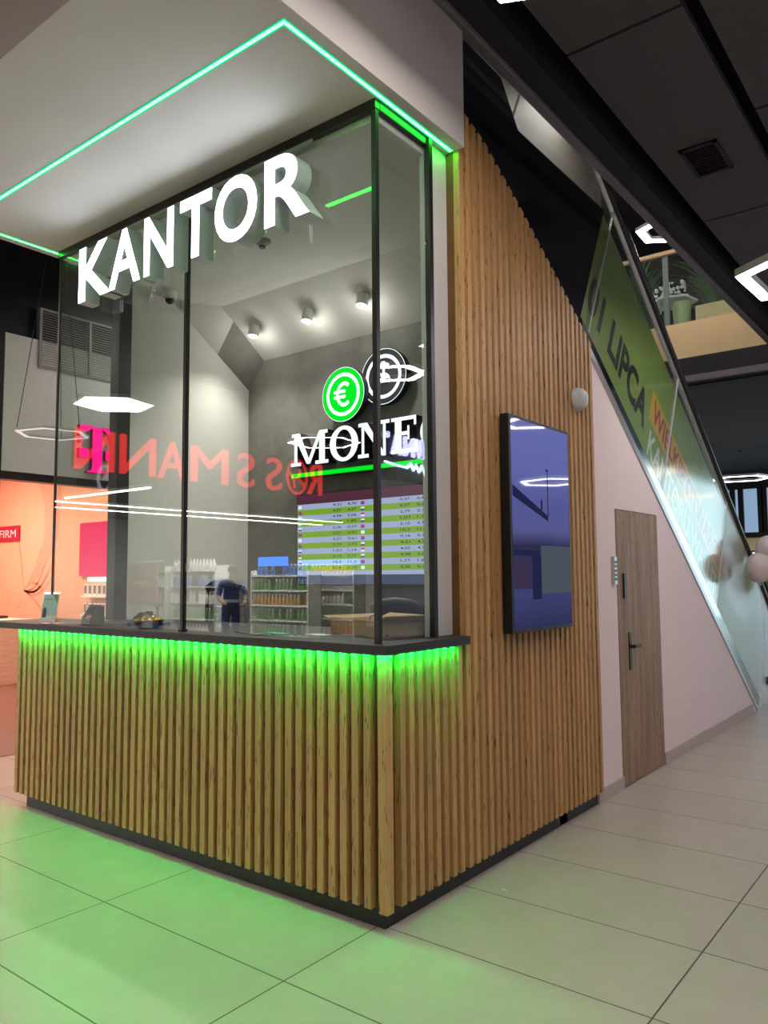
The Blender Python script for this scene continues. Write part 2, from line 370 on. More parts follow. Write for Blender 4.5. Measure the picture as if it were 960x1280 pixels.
hexlamp('hexagon_lamp', 'hexagon lamp on the upper floor beyond the banner top', (-1.65, 9.6, 6.95), .52, .13, rot=A27+.1, cord=7.9, group='hexagon lamps over the hall')
hexlamp('hexagon_lamp', 'hexagon ring lamp mirrored at the top of the dark portrait screen', (3.7, 8.2, 3.85), .5, .1, rot=.5, group='hexagon lamps over the hall')
hexlamp('hexagon_lamp', 'hexagon ring lamp mirrored as the upper pale streak on the banner', (3.45, 13.4, 3.6), .6, .1, rot=.5, mat='lamp_far', group='hexagon lamps over the hall')
hexlamp('hexagon_lamp', 'hexagon ring lamp mirrored as the lower pale streak on the banner', (4.0, 18.2, 3.5), .6, .1, rot=.5, mat='lamp_far', group='hexagon lamps over the hall')
for x_, y_, l_ in ((-1.2, 6.0, 'hexagon ring lamp high over the lower half of the escalator well'), (-1.0, 3.0, 'hexagon ring lamp high over the escalator well'), (-3.6, 6.2, 'hexagon ring lamp over the upper floor left of the well')):
    hexlamp('hexagon_lamp', l_, (x_, y_, 7.3), .82, .14, rot=A27, cord=7.9, group='hexagon lamps over the hall')  # unseen lamps added to brighten the beige upper fascia
hexlamp('hexagon_lamp', 'hexagon ring lamp over the passage between the kiosk and the pink phone shop', (-3.68, 2.3, 4.1), .58, .11, rot=A27, group='hexagon lamps over the hall')  # hidden lamp added to brighten the grey shop fascia
# unseen hexagon lamps added over the hall as fill light
for i, (x, y) in enumerate([(3.2, -4.6), (-1.6, -4.6), (3.6, -1.5), (-6.3, -.95)]):
    hexlamp('hexagon_lamp', ['hexagon ring lamp over the hall floor behind the viewer, right row', 'hexagon ring lamp over the hall floor in front of the counter', 'hexagon ring lamp over the walkway to the right of the viewer', 'hexagon ring lamp over the floor left of the kiosk'][i], (x, y, 4.2), .82, .11, rot=A27, group='hexagon lamps over the hall')

# ------------------------------------------------------------------ soffit of the kiosk
so = MB().box(-2.86, .085, -1.22, .60, 3.70, ZC)
so.box(-2.86, -.02, .60, .9, 3.70, ZC)
struct(so.build('ceiling_soffit', M['soffit']))
ld = thing('light_strip', 'thin green light line set in the white soffit around the kiosk', 'light strip', (-1.4, -.63, 3.7))
core = MB(); rim = MB()
for (m_, w_, z0, z1) in ((core, .0085, 3.6975, 3.6983), (rim, .0175, 3.6983, 3.6996)):
    m_.box(-2.785-w_, .012+w_, -.63-w_, -.63+w_, z0, z1)
    m_.box(.012-w_, .012+w_, -.63+w_, .585, z0, z1)
    m_.box(-2.785-w_, -2.785+w_, -.63+w_, .50, z0, z1)
core.build('light_line', M['green_led'], ld); rim.build('diffuser_rim', M['led_rim'], ld)

# ------------------------------------------------------------------ counter
cnt = thing('counter', 'exchange counter clad in vertical oak slats on a black plinth', 'counter', (-1.5, .2, 0))
PITCH = .0682
sl = MB()
def slat_front(x, w=.036): sl.box(x-w/2, x+w/2, -.05, -.014, .088, 1.155)
for i in range(45):
    slat_front(-3.058 + i*PITCH)
sl.box(.004, .05, -.05, -.004, .082, 1.155)              # thicker corner batten
for i in range(8):
    y = .055 + i*.0675
    sl.box(.014, .05, y-.018+.015, y+.018+.015, .088, 1.155)
sl.box(-3.115, -3.079, .02, .056, .088, 1.155)
sl.box(-3.115, -3.079, .09, .126, .088, 1.155)
sl.build('slat', M['oak'], cnt)
MB().box(-3.079, .014, -.014, .5995, .088, 1.155).build('backing_panel', M['oak_back'], cnt)
MB().box(-3.0, .0, .0, .5995, 0, .088).build('plinth', M['plinth'], cnt)
wt = MB()
wt.prism([(-3.42, -.085, 1.160), (.082, -.085, 1.160), (.082, .588, 1.160), (-.0, .588, 1.160), (-.0, .499, 1.160), (-.10, .499, 1.160), (-.10, .72, 1.160), (-2.70, .72, 1.160), (-2.70, .40, 1.160), (-3.42, .40, 1.160)], (0, 0, .04))
tag(wt.build('worktop', M['worktop'], bevel=.003), 'dark anthracite worktop lying over the slatted counter', 'worktop')
tag(MB().box(-3.06, .066, -.070, -.060, 1.1590, 1.1598).box(.058, .067, -.060, .50, 1.1590, 1.1598).build('light_strip', M['green_led_strong']), 'green light strip hidden under the front overhang of the dark worktop', 'light strip')

# ------------------------------------------------------------------ tall slat wall
LOW = [(.60, 3.951), (.872, 3.864), (1.09, 3.75), (1.323, 3.621), (1.85, 3.309), (2.247, 3.06), (2.5, 2.90)]
def lowz(y):
    for (a, za), (b, zb) in zip(LOW, LOW[1:]):
        if y <= b: return za + (zb-za)*(max(y, a)-a)/(b-a)
    return 2.90
wl = struct(MB().prism([(0.014, .60, .088), (0.014, 2.262, .088), (0.014, 2.262, 3.052), (0.014, 1.85, 3.309), (0.014, 1.323, 3.621), (0.014, .872, 3.864), (0.014, .60, 3.951)], (-.114, 0, 0)).build('wall_slatted', M['oak_back']))
ts = MB()
n = 25
for i in range(n):
    y0 = .602 + i*.0672; y1 = y0+.036
    a, b = lowz(y0), lowz(y1)
    ts.prism([(.05, y0, .088), (.05, y1, .088), (.05, y1, b), (.05, y0, a)], (-.036, 0, 0))
t_ = ts.build('slat', M['oak']); t_.parent = wl
t_ = MB().box(-.10, 0, .60, 2.258, 0, .088).build('plinth', M['plinth']); t_.parent = wl
# white reveal board between glass frame and slats
struct(MB().box(-.07, -.030, .4305, .600, 1.2005, 3.697).box(-.062, -.0305, .405, .4305, 1.2005, 3.697).build('trim_6', M['white']))
struct(MB().box(-.125, -.102, .602, 1.695, .0, 3.60).build('wall_kiosk_right', M['white']))

# ------------------------------------------------------------------ glass front
gp = thing('glass_partition', 'tall frameless glass screen with slim black posts on the counter', 'glass partition', (-1.4, 0, 1.2))
MB().box(-2.742, -1.402, -.004, .004, 1.203, 3.665).build('glass_pane', M['glass'], gp)
MB().box(-1.378, -.042, -.004, .004, 1.203, 3.665).build('glass_pane', M['glass'], gp)
MB().box(-.032, -.024, .012, .399, 1.203, 3.665).build('glass_pane', M['glass'], gp)
MB().box(-2.756, -2.748, .012, .42, 1.203, 3.68).build('glass_pane', M['glass'], gp)
MB().box(-1.401, -1.379, -.013, .013, 1.201, 3.66).build('post', M['black'], gp)
MB().box(-.041, -.015, -.013, .011, 1.201, 3.66).build('post', M['black'], gp)
MB().box(-.030, .0, .400, .430, 1.201, 3.697).build('post', M['black'], gp)
MB().box(-2.80, -2.70, .425, .525, 1.201, 3.70).build('post', M['black'], gp)
MB().box(-2.757, -2.744, -.006, .008, 1.203, 3.66).build('corner_joint', M['black'], gp)
MB().box(-2.76, -.012, -.018, .018, 3.655, 3.70).build('top_rail', M['black'], gp)
MB().box(-.046, -.010, .0185, .399, 3.655, 3.70).build('top_rail', M['black'], gp)
for x in (-1.39,): MB().box(x-.016, x+.016, -.02, .02, 1.2005, 1.214).build('clamp', M['black'], gp)

# ------------------------------------------------------------------ lit word over the counter
sg = thing('illuminated_sign', 'large white lit box letters reading KANTOR on the glass front', 'sign', (-1.3, -.08, 3.2))
for ch, x0, x1, bo in (('K', -2.305, -1.955, .022), ('A', -1.975, -1.655, .02), ('N', -1.625, -1.35, .022), ('T', -1.297, -1.027, .024), ('O', -1.005, -.680, .024), ('R', -.630, -.322, .022)):
    can = MB().text(ch, (x0, -.128, 3.205), (1, 0, 0), (0, 0, 1), w=x1-x0, h=.350, depth=.10, bold=bo)
    L_ = can.build('letter', M['sign_side'], sg, fix=False)
    fc = MB().text(ch, (x0+.003, -.1295, 3.208), (1, 0, 0), (0, 0, 1), w=x1-x0-.006, h=.344, depth=.001, bold=bo)
    o = fc.build('lit_face', M['sign_face'], None, fix=False); o.parent = L_
MB().box(-2.2, -.4, -.028, -.019, 3.62, 3.64).build('mounting_rail', M['grey'], sg)

# ------------------------------------------------------------------ kiosk interior
struct(MB().box(-2.74, -.13, .0, 1.695, .0005, .002).build('floor_kiosk', M['white']))  # unseen pale sheet added over the tiles to bounce light upward
struct(MB().box(-2.86, .0, 1.70, 1.80, 0, 3.95).build('wall_kiosk_back', M['concrete']))
struct(MB().box(-2.86, -2.75, .53, 1.70, 0, 3.95).build('wall_kiosk_left', M['white']))
struct(MB().prism([(-2.75, .525, 3.62), (-2.75, 1.24, 3.62), (-2.75, 1.70, 3.285), (-2.75, 1.70, 3.40), (-2.75, 1.3, 3.70), (-2.75, .525, 3.70)], (2.65, 0, 0)).build('ceiling_kiosk', M['white']))
struct(MB().box(-2.70, -.04, .0185, .525, 3.62, 3.70).build('ceiling_kiosk_front', M['white']))
# sloping bulkhead along the left wall, under the escalator
def cham(y): return 3.058 + .70*(1.70-y)
bk = MB()
for (a, b, mi) in ((.70, 1.36, 0), (1.36, 1.699, 1)):
    bk.prism([(-2.749, a, cham(a)), (-2.749, b, cham(b)), (-2.749, b, cham(b)+.30), (-2.749, a, cham(a)+.30)], (.001, 0, 0), mi)
    A_, B_ = (-2.749, a, cham(a)), (-2.749, b, cham(b)); A2, B2 = (-2.56, a, cham(a)+.235), (-2.56, b, cham(b)+.235)
    bk.add([A_, B_, B2, A2], [(0, 1, 2, 3)], mi)
struct(bk.build('trim_7', [M['white'], M['concrete']]))
# spotlights under the sloping ceiling
def spot(x, label):
    y, z = 1.42, 3.285+.728*(1.70-1.42)
    d = Vector((0, -.18, -1)).normalized()
    t = thing('ceiling_spotlight', label, 'spotlight', (x, y, z), 'three spotlights on the kiosk ceiling')
    MB().cyl((x, y, z+.01), .042, .012, 20, axis=(0, -.59, -.81)).cyl((x, y, z+.005), .012, .03, 10, axis=(0, -.2, -1)).build('bracket', M['plastic_white'], t)
    c = Vector((x, y, z-.02))
    MB().lathe(c, [(.040, 0), (.042, .01), (.042, .085), (.036, .088), (.034, .07)], 24, 0, d).build('can', M['plastic_white'], t)
    MB().cyl(c+d*.068, .034, .003, 20, axis=d).build('lens', em('spot_lens', (1, .95, .86), 30), t)
    sp = bpy.data.lights.new('kiosk_spot', 'SPOT'); sp.energy = 44; sp.spot_size = 2.0; sp.spot_blend = 1; sp.color = (1, .93, .84); sp.shadow_soft_size = .03
    so_ = bpy.data.objects.new('kiosk_spot', sp); C.objects.link(so_); so_.location = c+d*.1; so_.rotation_euler = d.to_track_quat('-Z', 'Y').to_euler()
    gl_ = bpy.data.lights.new('kiosk_spot_glow', 'POINT'); gl_.energy = 1.6; gl_.color = (1, .95, .88); gl_.shadow_soft_size = .035  # omni light added by each lens to fill the kiosk ceiling
    go_ = bpy.data.objects.new('kiosk_spot_glow', gl_); C.objects.link(go_); go_.location = c+d*.14
spot(-2.38, 'leftmost of the three white ceiling spotlights inside the kiosk')
spot(-1.80, 'middle one of the three white ceiling spotlights inside the kiosk')
spot(-1.27, 'white ceiling spotlight above the coin logo, beside the black corner post')
t = thing('security_camera', 'small white dome camera under the kiosk ceiling behind the lit word', 'camera', (-2.60, .78, 3.62))
MB().lathe((-2.60, .78, 3.62), [(.045, 0), (.048, -.01), (.048, -.05), (.042, -.062)], 24).build('housing', M['plastic_white'], t)
MB().ball((-2.60, .775, 3.553), .033, 10).build('lens_dome', M['black'], t)
t = thing('smoke_detector', 'small round grey detector on the kiosk ceiling below the letter R', 'detector', (-1.42, .60, 3.62))
MB().lathe((-1.42, .60, 3.62), [(.055, 0), (.055, -.012), (.03, -.03), (.012, -.04)], 20).build('base', M['grey'], t)
MB().cyl((-1.42, .60, 3.572), .02, .012, 14).build('sensor', M['black'], t)
t = thing('motion_detector', 'small white motion detector in the upper left kiosk corner', 'detector', (-2.70, 1.02, 3.45))
MB().lathe((-2.70, 1.0, 3.62), [(.035, 0), (.035, -.02), (.03, -.05), (.012, -.06)], 16).build('housing', M['plastic_white'], t)

# wall sign inside: coins, serif word and green bar
YB = 1.70
def zz(y): return y
s1 = thing('wall_logo', 'lit serif word with green and black coins on the concrete wall', 'sign', (-1.5, YB, 2.3))
def coin(cx, cz, r, y, face, parent, name):
    p = MB().lathe((cx, y, cz), [(r, 0), (r, -.05), (r*.985, -.052)], 48, 0, (0, 1, 0)).build(name, M['logo_side'], parent)
    q = MB().cyl((cx, y-.0535, cz), r*.965, .002, 48, axis=(0, 1, 0)).build('coin_face', M[face], None); q.parent = p
    rg = MB()
    for (ra, rb) in ((.66*r, .79*r),) + (((.975*r, .995*r),)):
        k = 48
        for i in range(k):
            a, b = 2*PI*i/k, 2*PI*(i+1)/k
            rg.add([(cx+ra*math.cos(a), y-.0550, cz+ra*math.sin(a)), (cx+rb*math.cos(a), y-.0550, cz+rb*math.sin(a)), (cx+rb*math.cos(b), y-.0550, cz+rb*math.sin(b)), (cx+ra*math.cos(b), y-.0550, cz+ra*math.sin(b))], [(0, 1, 2, 3)])
    o = rg.build('ring', M['logo_face'], None, fix=False); o.parent = p
    return p
c1 = coin(-1.600, 2.835, .205, YB-.062, 'logo_green', s1, 'green_coin')
eu = MB(); YE = YB-.1205
for i in range(26):
    t0, t1 = math.radians(48+i*264/26), math.radians(48+(i+1)*264/26); pe = lambda r, t: (-1.585+r*.82*math.cos(t), YE, 2.835+r*math.sin(t))
    eu.add([pe(.066, t0), pe(.094, t0), pe(.094, t1), pe(.066, t1)], [(0, 1, 2, 3)])
for zc in (2.857, 2.817): eu.add([(-1.685, YE, zc-.012), (-1.575, YE, zc-.012), (-1.570, YE, zc+.012), (-1.685, YE, zc+.012)], [(0, 1, 2, 3)])
o = eu.build('currency_mark', M['logo_face'], None, fix=False); o.parent = c1
c2 = coin(-1.262, 2.925, .205, YB-.008, 'logo_black', s1, 'black_coin')
o = MB().text('$', (-1.262, YB-.0665, 2.925), (1, 0, 0), (0, 0, 1), w=.13, h=.22, depth=.001, bold=.02, center=True).build('currency_mark', M['logo_face'], None, fix=False); o.parent = c2
# serif capitals built from stems, diagonals and slabs
ZL, ZH = 2.345, 2.600; YF = YB-.095
def serif_letter(kind, x0, x1):
    W = x1-x0; f_ = MB(); a = .026; st = .060; hz = ZH-ZL
    polys = []
    R = lambda xa, xb, za, zb: polys.append([(x0+xa*W, za), (x0+xb*W, za), (x0+xb*W, zb), (x0+xa*W, zb)])
    if kind == 'M':
        R(.09, .17, ZL, ZH); R(.76, .91, ZL, ZH); R(0, .27, ZL, ZL+a); R(.66, 1, ZL, ZL+a); R(.02, .22, ZH-a, ZH); R(.78, .98, ZH-a, ZH)
        polys.append([(x0+.06*W, ZH), (x0+.24*W, ZH), (x0+.52*W, ZL+.02), (x0+.43*W, ZL+.01)]); polys.append([(x0+.43*W, ZL+.01), (x0+.52*W, ZL+.01), (x0+.85*W, ZH), (x0+.76*W, ZH)])
    if kind == 'N':
        R(.12, .20, ZL, ZH); R(.80, .88, ZL, ZH); R(0, .34, ZL, ZL+a); R(.02, .28, ZH-a, ZH); R(.66, 1, ZH-a, ZH)
        polys.append([(x0+.08*W, ZH), (x0+.30*W, ZH), (x0+.88*W, ZL), (x0+.76*W, ZL)])
    if kind == 'E':
        R(.14, .38, ZL, ZH); R(0, .95, ZL, ZL+a); R(0, .92, ZH-a, ZH); R(.3, .66, ZL+hz*.49, ZL+hz*.49+a)
        R(.88, .96, ZL, ZL+hz*.3); R(.84, .92, ZH-hz*.26, ZH); R(.60, .67, ZL+hz*.36, ZL+hz*.74)
    if kind == 'O':
        k = 40; cx, cz = (x0+x1)/2, (ZL+ZH)/2
        for i in range(k):
            t0, t1 = 2*PI*i/k, 2*PI*(i+1)/k; o_ = lambda t: (cx+W/2*math.cos(t), cz+(hz/2+.005)*math.sin(t)); n_ = lambda t: (cx+W*.285*math.cos(t), cz+(hz/2-.022)*math.sin(t))
            polys.append([o_(t0), o_(t1), n_(t1), n_(t0)])
    body = MB()
    for p in polys:
        body.prism([(x, YF+.002, z) for x, z in p], (0, .085, 0))
        f_.add([(x, YF, z) for x, z in p], [list(range(len(p)))])
    L_ = body.build('letter', M['logo_side'], s1); o = f_.build('lit_face', M['logo_face'], None, fix=False); o.parent = L_
for kd, a, b in (('M', -2.155, -1.765), ('O', -1.75, -1.475), ('N', -1.475, -1.185), ('E', -1.17, -.935), ('O', -.92, -.645)): serif_letter(kd, a, b)
br_ = MB().box(-2.15, -.645, YF+.002, YB-.001, 2.255, 2.288).build('green_bar', M['logo_side'], s1)
o = MB().box(-2.15, -.645, YF-.002, YF+.001, 2.255, 2.288).build('lit_face', M['logo_green'], None); o.parent = br_

# exchange-rate screen
rs = thing('rate_screen', 'wide wall screen listing exchange rates in green and lavender rows', 'screen', (-1.45, YB, 1.45))
RX0, RX1, RZ0, RZ1, RY = -2.115, -.84, 1.425, 2.13, YB-.075
MB().box(RX0, RX1, RY, YB-.03, RZ0, RZ1).build('casing', M['black'], rs, bevel=.004)
MB().box(-1.7, -1.2, YB-.03, YB-.001, 1.6, 1.95).build('wall_bracket', M['black'], rs)
rows = MB()
scr_l = em('screen_lavender', (.40, .44, .66), .7); scr_g = em('screen_green', (.22, .40, .03), .7); scr_h = em('screen_header', (.12, .035, .06), .6); scr_t = em('screen_print', (.02, .03, .08), .5)
scr_b = em('screen_blue', (.33, .50, .86), .95); scr_d = em('screen_footer', (.08, .10, .18), .5)
hx = (RX0+RX1)/2; z = RZ1-.085; rh = .0425
rows.box(RX0+.012, RX1-.012, RY-.0015, RY-.0005, RZ1-.082, RZ1-.012, 2)
vals = ['4,21 4,30', '4,02 4,37', '4,98 5,06', '1,77 1,85', '0,36 0,39', '0,37 0,40', '0,57 0,61', '2,79 2,91', '1,01 1,14', '3,10 3,77', '10,5 11,2', '0,16 0,19']
flag_m = [em('flag_blue', (.05, .06, .5), .8), em('flag_white', (.8, .8, .85), .8), em('flag_red', (.6, .03, .05), .8)]
rows.box(RX0+.012, RX1-.012, RY-.0015, RY-.0005, z-12*rh-.03, z-12*rh, 0)
rows.box(RX0+.012, RX1-.012, RY-.0015, RY-.0005, RZ0+.012, z-12*rh-.03, 4)
rows.build('display', [scr_l, scr_g, scr_h, scr_b, scr_d], rs, fix=False)
for k in range(12):
    z1 = z - k*rh; z0 = z1-rh
    for h in (0, 1):
        a = RX0+.012 if h == 0 else hx; b = hx if h == 0 else RX1-.012
        rw = MB().box(a, b, RY-.0015, RY-.0005, z0, z1).build('rate_row', scr_g if k % 2 else (scr_b if k > 8 and h == 0 else scr_l), rs, fix=False)
        v1, v2 = vals[(k+5*h) % 12].split()
        for v_, dx in ((v1, .26), (v2, .115)):
            o = MB().text(v_, (b-dx, RY-.0022, z0+.011), (1, 0, 0), (0, 0, 1), w=.085, h=.021, depth=.0005, bold=.01).build('rate_text', scr_t, None, fix=False); o.parent = rw
        fl = MB().box(a+.012, a+.045, RY-.0028, RY-.0018, z0+.009, z0+.021, 0 if (k+h) % 3 else 1).box(a+.012, a+.045, RY-.0028, RY-.0018, z0+.021, z0+.033, 2 if (k+h) % 2 else 1)
        o = fl.build('flag', flag_m, None); o.parent = rw

# office chairs
def chair(x, y, top, rot, label):
    t = thing('office_chair', label, 'chair', (x, y, 0), 'office chairs behind the counter')
    t.rotation_euler = (0, 0, rot)
    def b(mb, name, mat):
        o = mb.build(name, mat, None); o.parent = t; return o
    fr = MB(); W, H = .20, .46; pts = []
    for (px, pz) in ((-W*.9, 0), (-W, .1), (-W*1.02, .3), (-W*.93, .42), (-W*.7, .46), (0, .475), (W*.7, .46), (W*.93, .42), (W*1.02, .3), (W, .1), (W*.9, 0), (0, -.02)):
        pts.append((px, .18+.06*math.cos(px/W*1.3)-.06, top-.475+pz))
    fr.tube(pts, .018, n=8, closed=True); b(fr, 'back_frame', M['chair_black'])
    ms = MB()
    nx, nz_ = 8, 8
    vs = []
    for j in range(nz_+1):
        for i in range(nx+1):
            u = -1+2*i/nx; q = j/nz_; ww = W*(.92+.08*math.sin(q*PI))
            vs.append((u*ww, .18+.06*math.cos(u*1.3)-.06, top-.475+.47*q-.02*abs(u)**4*q))
    ms.add(vs, [(j*(nx+1)+i, j*(nx+1)+i+1, (j+1)*(nx+1)+i+1, (j+1)*(nx+1)+i) for j in range(nz_) for i in range(nx)], 0, True)
    o = b(ms, 'back_mesh', mesh_cloth); sd = o.modifiers.new('thick', 'SOLIDIFY'); sd.thickness = .006
    hr = MB()
    hr.tube([(-.17, .165, top-.035), (-.09, .175, top-.012), (0, .18, top-.006), (.09, .175, top-.012), (.17, .165, top-.035)], [.022, .030, .034, .030, .022], n=8); b(hr, 'headrest', M['chair_black'])
    st = MB(); st.lathe((0, -.08, top-.62), [(.02, 0), (.20, .0), (.235, .03), (.225, .07), (.02, .085)], 24); b(st, 'seat', M['chair_black'])
    b(MB().tube([(0, .05, top-.60), (0, .2, top-.58), (0, .20, top-.40)], .018, n=6), 'back_support', M['chair_black'])
    for s_ in (-1, 1):
        ar = MB().tube([(s_*.22, -.02, top-.58), (s_*.27, .0, top-.5), (s_*.27, -.02, top-.36)], .014, n=6); ar.obox((s_*.27, -.06, top-.345), (1, 0, 0), (0, 1, 0), (0, 0, 1), .03, .12, .014); b(ar, 'armrest', M['chair_black'])
    b(MB().cyl((0, -.08, .12), .025, top-.62-.12, 12), 'gas_column', M['chair_black'])
    for k in range(5):
        a = 2*PI*k/5; o = b(MB().tube([(0, -.08, .13), (.27*math.cos(a), -.08+.27*math.sin(a), .075)], [.025, .014], n=8), 'leg', M['chair_black'])
        cs = MB().cyl((.27*math.cos(a)-.012, -.08+.27*math.sin(a), .03), .03, .024, 14, axis=(1, 0, 0)).build('caster', M['chair_black'], None); cs.parent = o
mesh_cloth = glass('chair_mesh_cloth', (.16, .16, .17), .0, .6)
chair(-2.06, 1.02, 1.455, PI, 'black mesh-backed office chair behind the left half of the glass')
chair(-.66, 1.10, 1.345, PI+.2, 'black office chair mostly hidden behind the cardboard box')

# things on the worktop
WT = 1.2
t = thing('cardboard_box', 'open brown cardboard box on the worktop behind the corner post', 'box', (-.38, .45, WT))
mb = MB(); q = [(-.63, .36), (-.20, .20), (-.10, .50), (-.53, .66)]
def wallseg(a, b, z0, z1, th=.005):
    d = Vector((b[0]-a[0], b[1]-a[1], 0)).normalized(); n_ = Vector((-d.y, d.x, 0))*th
    mb.prism([(a[0], a[1], z0), (b[0], b[1], z0), (b[0], b[1], z1), (a[0], a[1], z1)], n_)
for i in range(4): wallseg(q[i], q[(i+1) % 4], WT, WT+.072)
mb.prism([(x, y, WT+.001) for x, y in q], (0, 0, .005)); mb.build('body', M['cardboard'], t)
for i, out in ((0, (-.10, -.06)), (2, (.03, .06)), (1, (.07, .0)), (3, (-.07, 0))):
    a, b = q[i], q[(i+1) % 4]
    f_ = MB(); zt = WT+.072; lift = (.008, .03, .02, .015)[i]; fx, fy = (.012, -.02) if i == 0 else out
    f_.prism([(a[0], a[1], zt), (b[0], b[1], zt), (b[0]+fx*.8, b[1]+fy*.8, zt+lift), (a[0]+fx*.8, a[1]+fy*.8, zt+lift)], (0, 0, .004)); f_.build('flap', M['cardboard'], t)
tag(MB().tube([(-.31, .28, WT+.03), (-.29, .27, WT+.10), (-.25, .29, WT+.11), (-.22, .25, WT+.06), (-.17, .26, WT+.012), (-.25, .23, WT+.008)], .004, n=6).build('cable', M['black']), 'thin black cable looping out of the cardboard box', 'cable')
t = thing('candy_bowl', 'black round bowl of gold sweets on the worktop left of the post', 'bowl', (-1.80, .07, WT))
MB().lathe((-1.80, .07, WT+.001), [(.03, 0), (.055, .003), (.078, .025), (.083, .045), (.078, .048), (.072, .03), (.05, .012), (.001, .010)], 28).build('body', M['black'], t)
MB().lathe((-1.80, .07, WT+.046), [(.079, 0), (.084, .001), (.084, .006), (.079, .006), (.079, 0)], 28).build('gold_rim', M['gold'], t)
k = 0
for r, zc, cnt_ in ((.05, .045, 8), (.022, .062, 4)):
    for i in range(cnt_):
        a = 2*PI*i/cnt_+r*20; cx, cy = -1.80+r*math.cos(a), .07+r*math.sin(a)
        m_ = MB().ball((cx, cy, WT+zc), .014, 8); d = Vector((math.cos(a*2.3), math.sin(a*2.3), .4)).normalized()
        for s_ in (-1, 1): m_.lathe(Vector((cx, cy, WT+zc))+d*(s_*.011), [(.003, 0), (.010, .012)], 8, 0, d*s_)
        tag(m_.build('candy', M['gold']), 'gold-wrapped sweet heaped in the black bowl', 'candy', 'sweets in the black bowl')
tag(MB().box(-1.815, -1.775, .05, .085, WT+.075, WT+.10).build('candy', M['chair_black'], bevel=.006), 'dark square sweet on top of the gold ones in the bowl', 'candy')
t = thing('leaflet_holder', 'acrylic stand with a mint and green leaflet at the left counter end', 'leaflet stand', (-2.73, -.02, WT))
Rv = Vector((.985, .17, 0)); Uv = Vector((.02, .13, .99)).normalized(); Nv = Rv.cross(Uv)
c = Vector((-2.75, -.03, WT+.006))
MB().obox(c+Uv*.10+Nv*(-.004), Rv, Uv, Nv, .078, .10, .0015).obox(c+Vector((0, .035, -.003)), Rv, Vector((-.17, .985, 0)), (0, 0, 1), .078, .04, .002).build('acrylic_stand', M['rail_glass'], t)
lf = MB(); mint = pm('leaflet_mint', (.40, .66, .58), .5, noise=.06); dkgr = pm('leaflet_green', (.05, .26, .06), .5, noise=.1)
lf.obox(c+Uv*.095, Rv, Uv, Nv, .072, .092, .0008, 0)
lf.obox(c+Uv*.025+Nv*.0012, Rv, Uv, Nv, .072, .022, .0004, 1)
lf.prism([c+Rv*.072+Uv*.187+Nv*.0012, c+Rv*.015+Uv*.187+Nv*.0012, c+Rv*.072+Uv*.125+Nv*.0012], Nv*.0006, 2)
lf.prism([c-Rv*.058+Uv*.035+Nv*.0016, c-Rv*.022+Uv*.035+Nv*.0016, c-Rv*.022+Uv*.075+Nv*.0016, c-Rv*.03+Uv*.10+Nv*.0016, c-Rv*.05+Uv*.10+Nv*.0016, c-Rv*.058+Uv*.08+Nv*.0016], Nv*.0006, 3)
lf.text('Kantor', c-Rv*.045+Uv*.148+Nv*.0016, Rv, Uv, w=.07, h=.016, depth=.0005, mi=2)
lf.build('leaflet', [mint, M['paper'], dkgr, M['blacktext']], t, fix=False)
t = thing('payment_terminal', 'dark card terminal on the worktop behind the left glass', 'card terminal', (-2.38, .06, WT))
MB().prism([(-2.44, .02, WT), (-2.44, .13, WT), (-2.44, .12, WT+.11), (-2.44, .095, WT+.13), (-2.44, .03, WT+.05)], (.10, 0, 0)).build('body', M['chair_black'], t, bevel=.008)
MB().obox((-2.39, .062, WT+.098), (1, 0, 0), Vector((0, .63, .78)), Vector((0, -.78, .63)), .04, .03, .002).build('screen', M['black_screen'], t)
MB().obox((-2.36, .028, WT+.052), (1, 0, 0), Vector((0, .63, .78)), Vector((0, -.78, .63)), .02, .012, .004).build('red_key', pm('red_key', (.6, .10, .05), .4, noise=.05), t)
t = thing('tablet', 'dark flat device lying tilted on the worktop near the payment terminal', 'device', (-2.12, .1, WT))
MB().prism([(-2.33, .10, WT+.001), (-1.93, .16, WT+.001), (-1.98, .36, WT+.001), (-2.30, .36, WT+.001)], (0, .01, .014)).build('body', M['worktop'], t, bevel=.004)
tag(MB().tube([(-2.15, .22, WT+.030), (-2.12, .24, WT+.058), (-2.06, .26, WT+.062), (-1.98, .28, WT+.026)], [.02, .022, .018, .008], n=8).build('folded_cloth', pm('maroon_cloth', (.10, .015, .03), .8, noise=.2)), 'small maroon cloth crumpled on the flat dark device', 'cloth')
tag(MB().prism([(-1.10, .12, WT+.0005), (-.84, .02, WT+.0005), (-.76, .08, WT+.0005), (-1.02, .19, WT+.0005)], (0, 0, .004)).build('folder', M['chair_black']), 'flat black folder lying on the worktop', 'folder')
tag(MB().prism([(-.86, .10, WT+.005), (-.70, .07, WT+.005), (-.66, .10, WT+.005), (-.82, .14, WT+.005)], (0, 0, .006)).build('note_pad', pm('mint_note', (.10, .62, .40), .5, noise=.05)), 'mint green note pad lying next to the black folder', 'note pad')
tag(MB().prism([(-.66, .20, WT+.0005), (-.54, .17, WT+.0005), (-.50, .22, WT+.0005), (-.62, .26, WT+.0005)], (0, 0, .004)).build('paper_sheet', M['paper']), 'small white paper lying in front of the cardboard box', 'paper')

